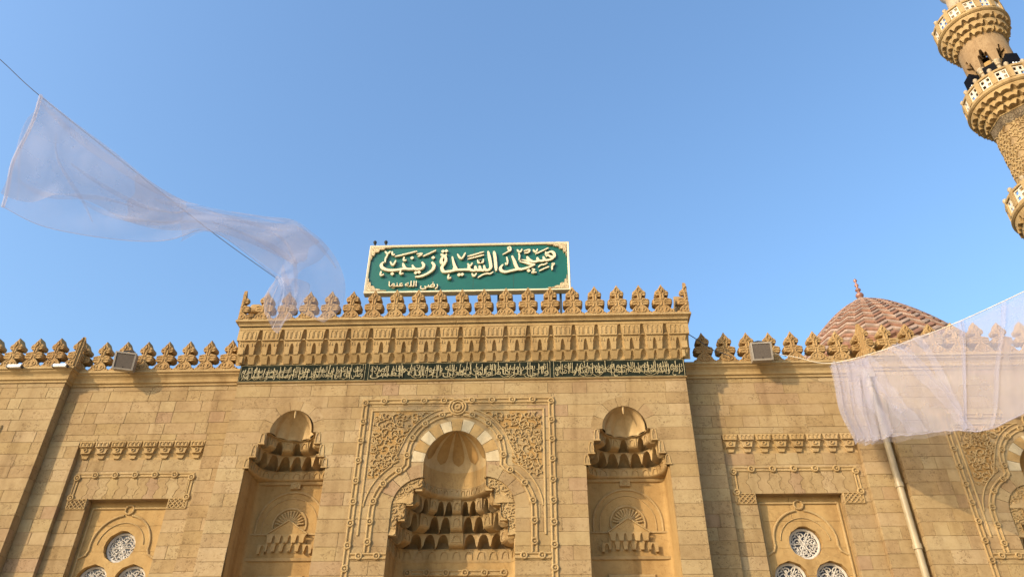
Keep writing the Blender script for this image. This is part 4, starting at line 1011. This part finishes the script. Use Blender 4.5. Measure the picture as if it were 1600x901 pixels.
def pen(mb, path, wd_, yf, yb, nib=radians(28), taper=.45, lo=.62):
    p = smooth_path(path); n = len(p); L_ = []; R_ = []
    for i in range(n):
        d = (p[min(i+1, n-1)][0]-p[max(i-1, 0)][0], p[min(i+1, n-1)][1]-p[max(i-1, 0)][1]); l = hypot(*d) or 1; th = atan2(d[1], d[0])
        e = min(i, n-1-i)/max(1, n*.18); k = wd_*.5*(lo+(1-lo)*abs(sin(th-nib)))*(taper+(1-taper)*min(1, e))
        nx, nz = -d[1]/l*k, d[0]/l*k; L_.append((p[i][0]+nx, p[i][1]+nz)); R_.append((p[i][0]-nx, p[i][1]-nz))
    mb.grid([[(a[0], yb, a[1]) for a in L_], [(a[0], yf, a[1]) for a in L_], [(a[0], yf, a[1]) for a in R_], [(a[0], yb, a[1]) for a in R_]])
    for j in (0, n-1): mb.add([(L_[j][0], yb, L_[j][1]), (L_[j][0], yf, L_[j][1]), (R_[j][0], yf, R_[j][1]), (R_[j][0], yb, R_[j][1])], [(0, 1, 2, 3)])
for i, (w_, p_) in enumerate(MAIN):
    mb = MB(); pen(mb, p_, .088*w_, SY-.085-.0015*i, SY-.04); mb.build('letter_stroke', 'sign_cream', sg)
for i, (x, z) in enumerate(DOTS):
    mb = MB(); d = .06; mb.prism([(x-d, z), (x, z-d), (x+d, z), (x, z+d)], SY-.085-.0017*i, SY-.05); mb.build('letter_dot', 'sign_cream', sg)
for i, p_ in enumerate(FINE):
    mb = MB(); pen(mb, p_, .052, SY-.08-.0011*i, SY-.04, lo=.75, taper=.6); mb.build('vowel_mark', 'sign_cream', sg)
for t, a, b, z0_, z1_ in (('رضى', -1.36, -.83, 14.55, 14.80), ('الله', -1.82, -1.47, 14.66, 14.86), ('عنها', -2.31, -1.87, 14.62, 14.86)):
    text_mb(MB(), shape_arabic(t), a, b, z0_, z1_, SY-.03, .06, .008).build('small_word', 'sign_cream', sg)
for x in (-2.75, -.9, .95, 2.78):
    p_ = MB(); p_.box(x-.035, x+.035, SY+.165, SY+.235, 12.6, 16.0); p_.build('post', 'steel', sg)
    MB().tube([(x, SY+.2, 15.4), (x, SY+1.6, 11.65)], .03, 6).build('brace', 'steel', sg)
for x in (-2.90, -2.56):
    l_ = MB(); l_.tube([(x, SY, 16.24), (x, SY, 16.30), (x, SY-.02, 16.34)], .02, 6); l_.tube([(x, SY-.0, 16.31), (x, SY-.03, 16.36), (x, SY-.06, 16.40), (x, SY-.07, 16.44)], [.02, .055, .055, .01], 8); l_.build('sign_lamp', 'steel', sg)

# ================================================================ PARAPET SPEAKERS
def box_speaker(x, y, z, yaw, pitch, label):
    root = thing('floodlight_box', label, 'floodlight', (x, y, z), 'boxes mounted on the parapets')
    m_ = Matrix.Translation((x, y, z)) @ Matrix.Rotation(yaw, 4, 'Z') @ Matrix.Rotation(pitch, 4, 'X')
    tf = lambda a, b, c: tuple(m_ @ Vector((a*.86, b*.86, c*.86)))
    b_ = MB(); b_.prism([(-.30, -.28), (.30, -.28), (.31, .28), (-.31, .28)], -.16, .16)
    body = b_.build('housing', 'grey_metal', root, tf=tf)
    MB().sweep([(-.285, -.265), (.285, -.265), (.295, .265), (-.295, .265)], [(-.03, -.01), (-.03, .025), (.02, .03), (.02, -.01)], -.16, True).build('front_rim', 'grey_metal', root, tf=tf)
    MB().prism([(-.265, -.245), (.265, -.245), (.275, .245), (-.275, .245)], -.172, -.15).build('front_grille', 'speaker_front', root, tf=tf)
    MB().prism(arc(0, -.21, .018, 0, 300, 5), -.18, -.17).build('screw', 'black', root, tf=tf)
    yk = MB(); yk.tube([tf(-.20, .10, .28), tf(-.17, .14, .40), tf(0, .16, .44), tf(.17, .14, .40), tf(.20, .10, .28)], .022, 6); yk.build('yoke', 'steel', root)
    MB().tube([tf(0, .16, -.1), (x, y+.35, z-.15), (x, y+.42, 12.0)], .03, 6).build('bracket', 'steel', root)
box_speaker(8.12, .28, 12.14, radians(-4), radians(12), 'grey box floodlight on right parapet left of the dome')
box_speaker(-9.42, .26, 12.14, radians(16), radians(12), 'grey box floodlight on left parapet')
for i, (x, lab) in enumerate(((-12.52, 'white light bar at far left on the end bay cornice'), (-11.22, 'white light bar on the end bay cornice near its corner'))):
    root = thing('light_bar', lab, 'light', (x, .2, 12.03), 'white light bars')
    b_ = MB(); b_.box(x-.19, x+.19, .16, .24, 12.0, 12.075); b_.build('tube', 'bright', root)
    for d in (-.2, .2): MB().box(x+d-.015, x+d+.015, .15, .27, 11.99, 12.06).build('end_cap', 'steel', root)

# ================================================================ DRAINPIPE
dp = thing('drainpipe', 'pale painted drainpipe running down beside the right end bay', 'pipe', (10.93, .62, 0))
MB().tube([(10.93, .63, 0), (10.93, .63, 4), (10.93, .63, 8), (10.93, .63, 11.5)], .085, 14).build('pipe', 'pipe', dp, smooth=True)
for z in (5.6, 7.05, 8.55, 10.05, 11.3):
    MB().tube([(10.93, .63, z-.06), (10.93, .63, z+.06)], .105, 14).build('coupling', 'pipe', dp)
    MB().box(10.90, 10.96, .63, .80, z-.02, z+.02).build('pipe_clip', 'steel', dp)
MB().prism([(10.80, 11.5), (11.06, 11.5), (11.14, 11.72), (10.72, 11.72)], .50, .76).build('hopper', 'pipe', dp)

# ================================================================ WIRES AND SHEER CLOTHS
def wire(name, pts, r, mat, label):
    p = []
    q = [pts[0]]+list(pts)+[pts[-1]]
    for i in range(1, len(q)-2):
        for k in range(6):
            t = k/6; a, b, c, d = [Vector(v) for v in q[i-1:i+3]]
            p.append(tuple(.5*(2*b+(c-a)*t+(2*a-5*b+4*c-d)*t*t+(3*b-a-3*c+d)*t**3)))
    p.append(pts[-1])
    return tag(MB().tube(p, r, 6).build(name, mat, smooth=True), label, 'wire')
wire('hanging_wire', [(x, y+.12, z) for x, y, z in WL], .008, 'wire', 'thin dark wire slanting down from upper left to the portal crest')
wire('hanging_wire', WR, .010, 'rope', 'thin pale cord running from the right parapet box along the right cloth')
def spl(P_, u):
    n = len(P_)-1; q = min(max(u, 0), 1)*n; i = min(int(q), n-1); t = q-i
    a, b, c, d = [Vector(P_[min(max(k, 0), n)]) for k in (i-1, i, i+1, i+2)]
    return .5*(2*b+(c-a)*t+(2*a-5*b+4*c-d)*t*t+(3*b-a-3*c+d)*t**3)
def sheet(curves, nu, nv, fold, ulo=0.0, uhi=1.0):
    """cloth spanned between curves (top .. bottom); fold(u, v) -> offset vector"""
    rows = []
    for i in range(nu+1):
        u = lerp(ulo, uhi, i/nu); cs = [spl(c, u) for c in curves]; row = []
        for j in range(nv+1):
            v = j/nv; p = spl(cs, v) if len(cs) > 2 else cs[0].lerp(cs[1], v)
            row.append(tuple(p+Vector(fold(u, v))))
        rows.append(row)
    return MB().grid(rows)
ca = thing('sheer_cloth', 'long sheer white cloth twisting in the wind at left, end hanging over portal crest', 'cloth', FT[0], 'sheer white cloths')
def f1(u, v):
    tw = max(0, 1-abs(u-.36)/.12)
    a = .10*sin(pi*v)*(1-.6*tw); b = sin(26*u+5*v)*.07*sin(pi*min(1, v*1.3))+.05*sin(9*v+14*u)*v+.03*sin(61*u+9*v*v)*v*(1-v)*2
    return (.02*sin(13*v+7*u), -a+b*1.4, b*.35*min(1, 4*v))
sheet([FT, FB], 190, 44, f1).build('main_panel', 'sheer', ca, smooth=True)
def f2(u, v):
    b = .08*sin(16*u+7*v+2*sin(5*v))+.05*sin(33*u-6*v); return (.02*sin(9*v), b*sin(pi*min(1, v*1.2)), .04*sin(21*u+4*v)*v)
sheet([GT, GB], 110, 40, f2).build('folded_layer', 'sheer_dense', ca, smooth=True)
def f3(u, v):
    b = .09*sin(24*u+4*v+3*v*v)*min(1, 3*v); return (.02*sin(9*v), b, .02*sin(17*u)*v)
sheet([HT, HM, HB], 70, 50, f3).build('hanging_end', 'sheer_dense', ca, smooth=True)
def f4(u, v):
    b = .05*sin(12*v+20*u); return (b*.5, .12+b, .03*sin(8*v+9*u))
sheet([[tuple(Vector(p)+Vector((0, .1, 0))) for p in FT], [tuple(Vector(a).lerp(Vector(b), .62)+Vector((0, .15, 0))) for a, b in zip(FT, FB)]], 120, 24, f4, .18, .66).build('folded_layer', 'sheer_dense', ca, smooth=True)
sheet([[tuple(Vector(p)+Vector((0, .2, 0))) for p in FT], [tuple(Vector(a).lerp(Vector(b), .9)+Vector((0, .25, 0))) for a, b in zip(FT, FB)]], 120, 24, lambda u, v: (.02*sin(9*v), .07*sin(8*v+25*u), .03*sin(6*v+17*u)*v), .30, .72).build('folded_layer', 'sheer', ca, smooth=True)
# creases: narrow doubled strips following the cloth
def crease(u0, u1, va, vb, wid, mat):
    rows = []
    for i in range(61):
        t = i/60; u = lerp(u0, u1, t); v = lerp(va, vb, t)+.05*sin(5*t+9*u0); row = []
        for j in range(7):
            vv = min(max(v+wid*(.3+.7*sin(pi*t))*(j/6-.5), 0), 1); p = spl(FT, u).lerp(spl(FB, u), vv)+Vector(f1(u, vv)); p.y -= .04+.03*sin(pi*j/6); row.append(tuple(p))
        rows.append(row)
    MB().grid(rows).build('fold', mat, ca, smooth=True)
for a_ in ((.0, .36, .06, .12, .10), (.02, .20, .75, .55, .05), (.10, .37, .35, .55, .07), (.13, .38, .62, .85, .10), (.05, .16, .2, .9, .05), (.24, .42, .2, .3, .14), (.30, .56, .45, .25, .16), (.40, .72, .75, .55, .10), (.44, .80, .12, .06, .10), (.52, .90, .45, .75, .08), (.60, .98, .85, .8, .10), (.0, .03, .1, .95, .10)): crease(*a_, 'sheer')
# hems
hp = [tuple(Vector(FT[0]).lerp(Vector(FB[0]), k/14)+Vector(f1(0, k/14))) for k in range(15)]
MB().tube(hp, .035, 6).build('hem', 'hem', ca, smooth=True)
hp = [tuple(spl(FB, k/80)+Vector(f1(k/80, 1.0))) for k in range(47)]
MB().tube(hp, .008, 5).build('hem', 'hem', ca, smooth=True)
cb_ = thing('sheer_cloth', 'sheer white cloth hanging from a cord in front of the right parapet and drainpipe', 'cloth', RT[0], 'sheer white cloths')
def g1(u, v):
    amp = .085*max(0, 1-u/.42)+.02; w = 95*u**.85
    b = amp*sin(w+1.5*v)*min(1, .35+1.2*v)+.10*sin(7*u+3*v)*v+.04*sin(15*u-9*v)*v; return (.02*sin(9*v), b, .01*sin(31*u)*v)
sheet([RT, RM, RB], 240, 40, g1).build('main_panel', 'sheer_dense', cb_, smooth=True)
def g2(u, v):
    b = .07*sin(120*u+2*v)*min(1, .3+1.2*v); return (.02*sin(9*v)+.03*v, .12+b, .02*sin(40*u)*v)
sheet([RT, RM, RB], 120, 36, g2, 0.0, .20).build('folded_layer', 'sheer_dense', cb_, smooth=True)
def g3(u, v):
    b = .05*sin(55*u+3*v)+.05*sin(11*u+4*v); return (.0, .22+b, .015*sin(27*u+3*v)*v)
sheet([RT, RM, RB], 160, 30, g3, .10, 1.0).build('folded_layer', 'sheer_thin', cb_, smooth=True)
def band_fold(u0, du, wid, nm):
    rows = []
    for i in range(41):
        v = i/40; row = []
        for j in range(13):
            u = u0+du*v+wid*(j/12-.5); cs = [spl(c, u) for c in (RT, RM, RB)]; p = spl(cs, v)+Vector(g1(u, v))+Vector((0, -.05+.05*sin(pi*j/12*2)-wid*.7, 0)); row.append(tuple(p))
        rows.append(row)
    MB().grid(rows).build(nm, 'sheer', cb_, smooth=True)
for a_ in ((.015, .0, .02), (.045, .01, .022), (.075, .03, .02), (.10, .05, .03), (.125, .12, .05), (.15, .2, .03), (.17, .22, .06), (.30, .32, .05), (.33, .33, .018), (.42, .2, .03), (.60, .02, .012), (.615, .0, .006), (.78, -.04, .02)): band_fold(*a_, 'fold')
hp = [tuple(spl(RB, k/60)+Vector(g1(k/60, 1.0))) for k in range(61)]
MB().tube(hp, .012, 5).build('hem', 'hem', cb_, smooth=True)
# loose cable by the portal corner
tag(MB().tube([(-6.05, .55, 11.52), (-6.02, .5, 11.40), (-5.99, .45, 11.30), (-6.03, .4, 11.22), (-5.98, .35, 11.14)], .03, 7).build('cable_coil', 'rope', smooth=True), 'short twisted pale cable by the upper left portal corner', 'cable')
tag(MB().tube([(6.2, .2, 12.75), (6.5, .35, 12.62), (6.9, .45, 12.35), (7.4, .45, 12.12)], .012, 6).build('cable', 'steel', smooth=True), 'thin dark cable hanging at the right portal corner', 'cable')
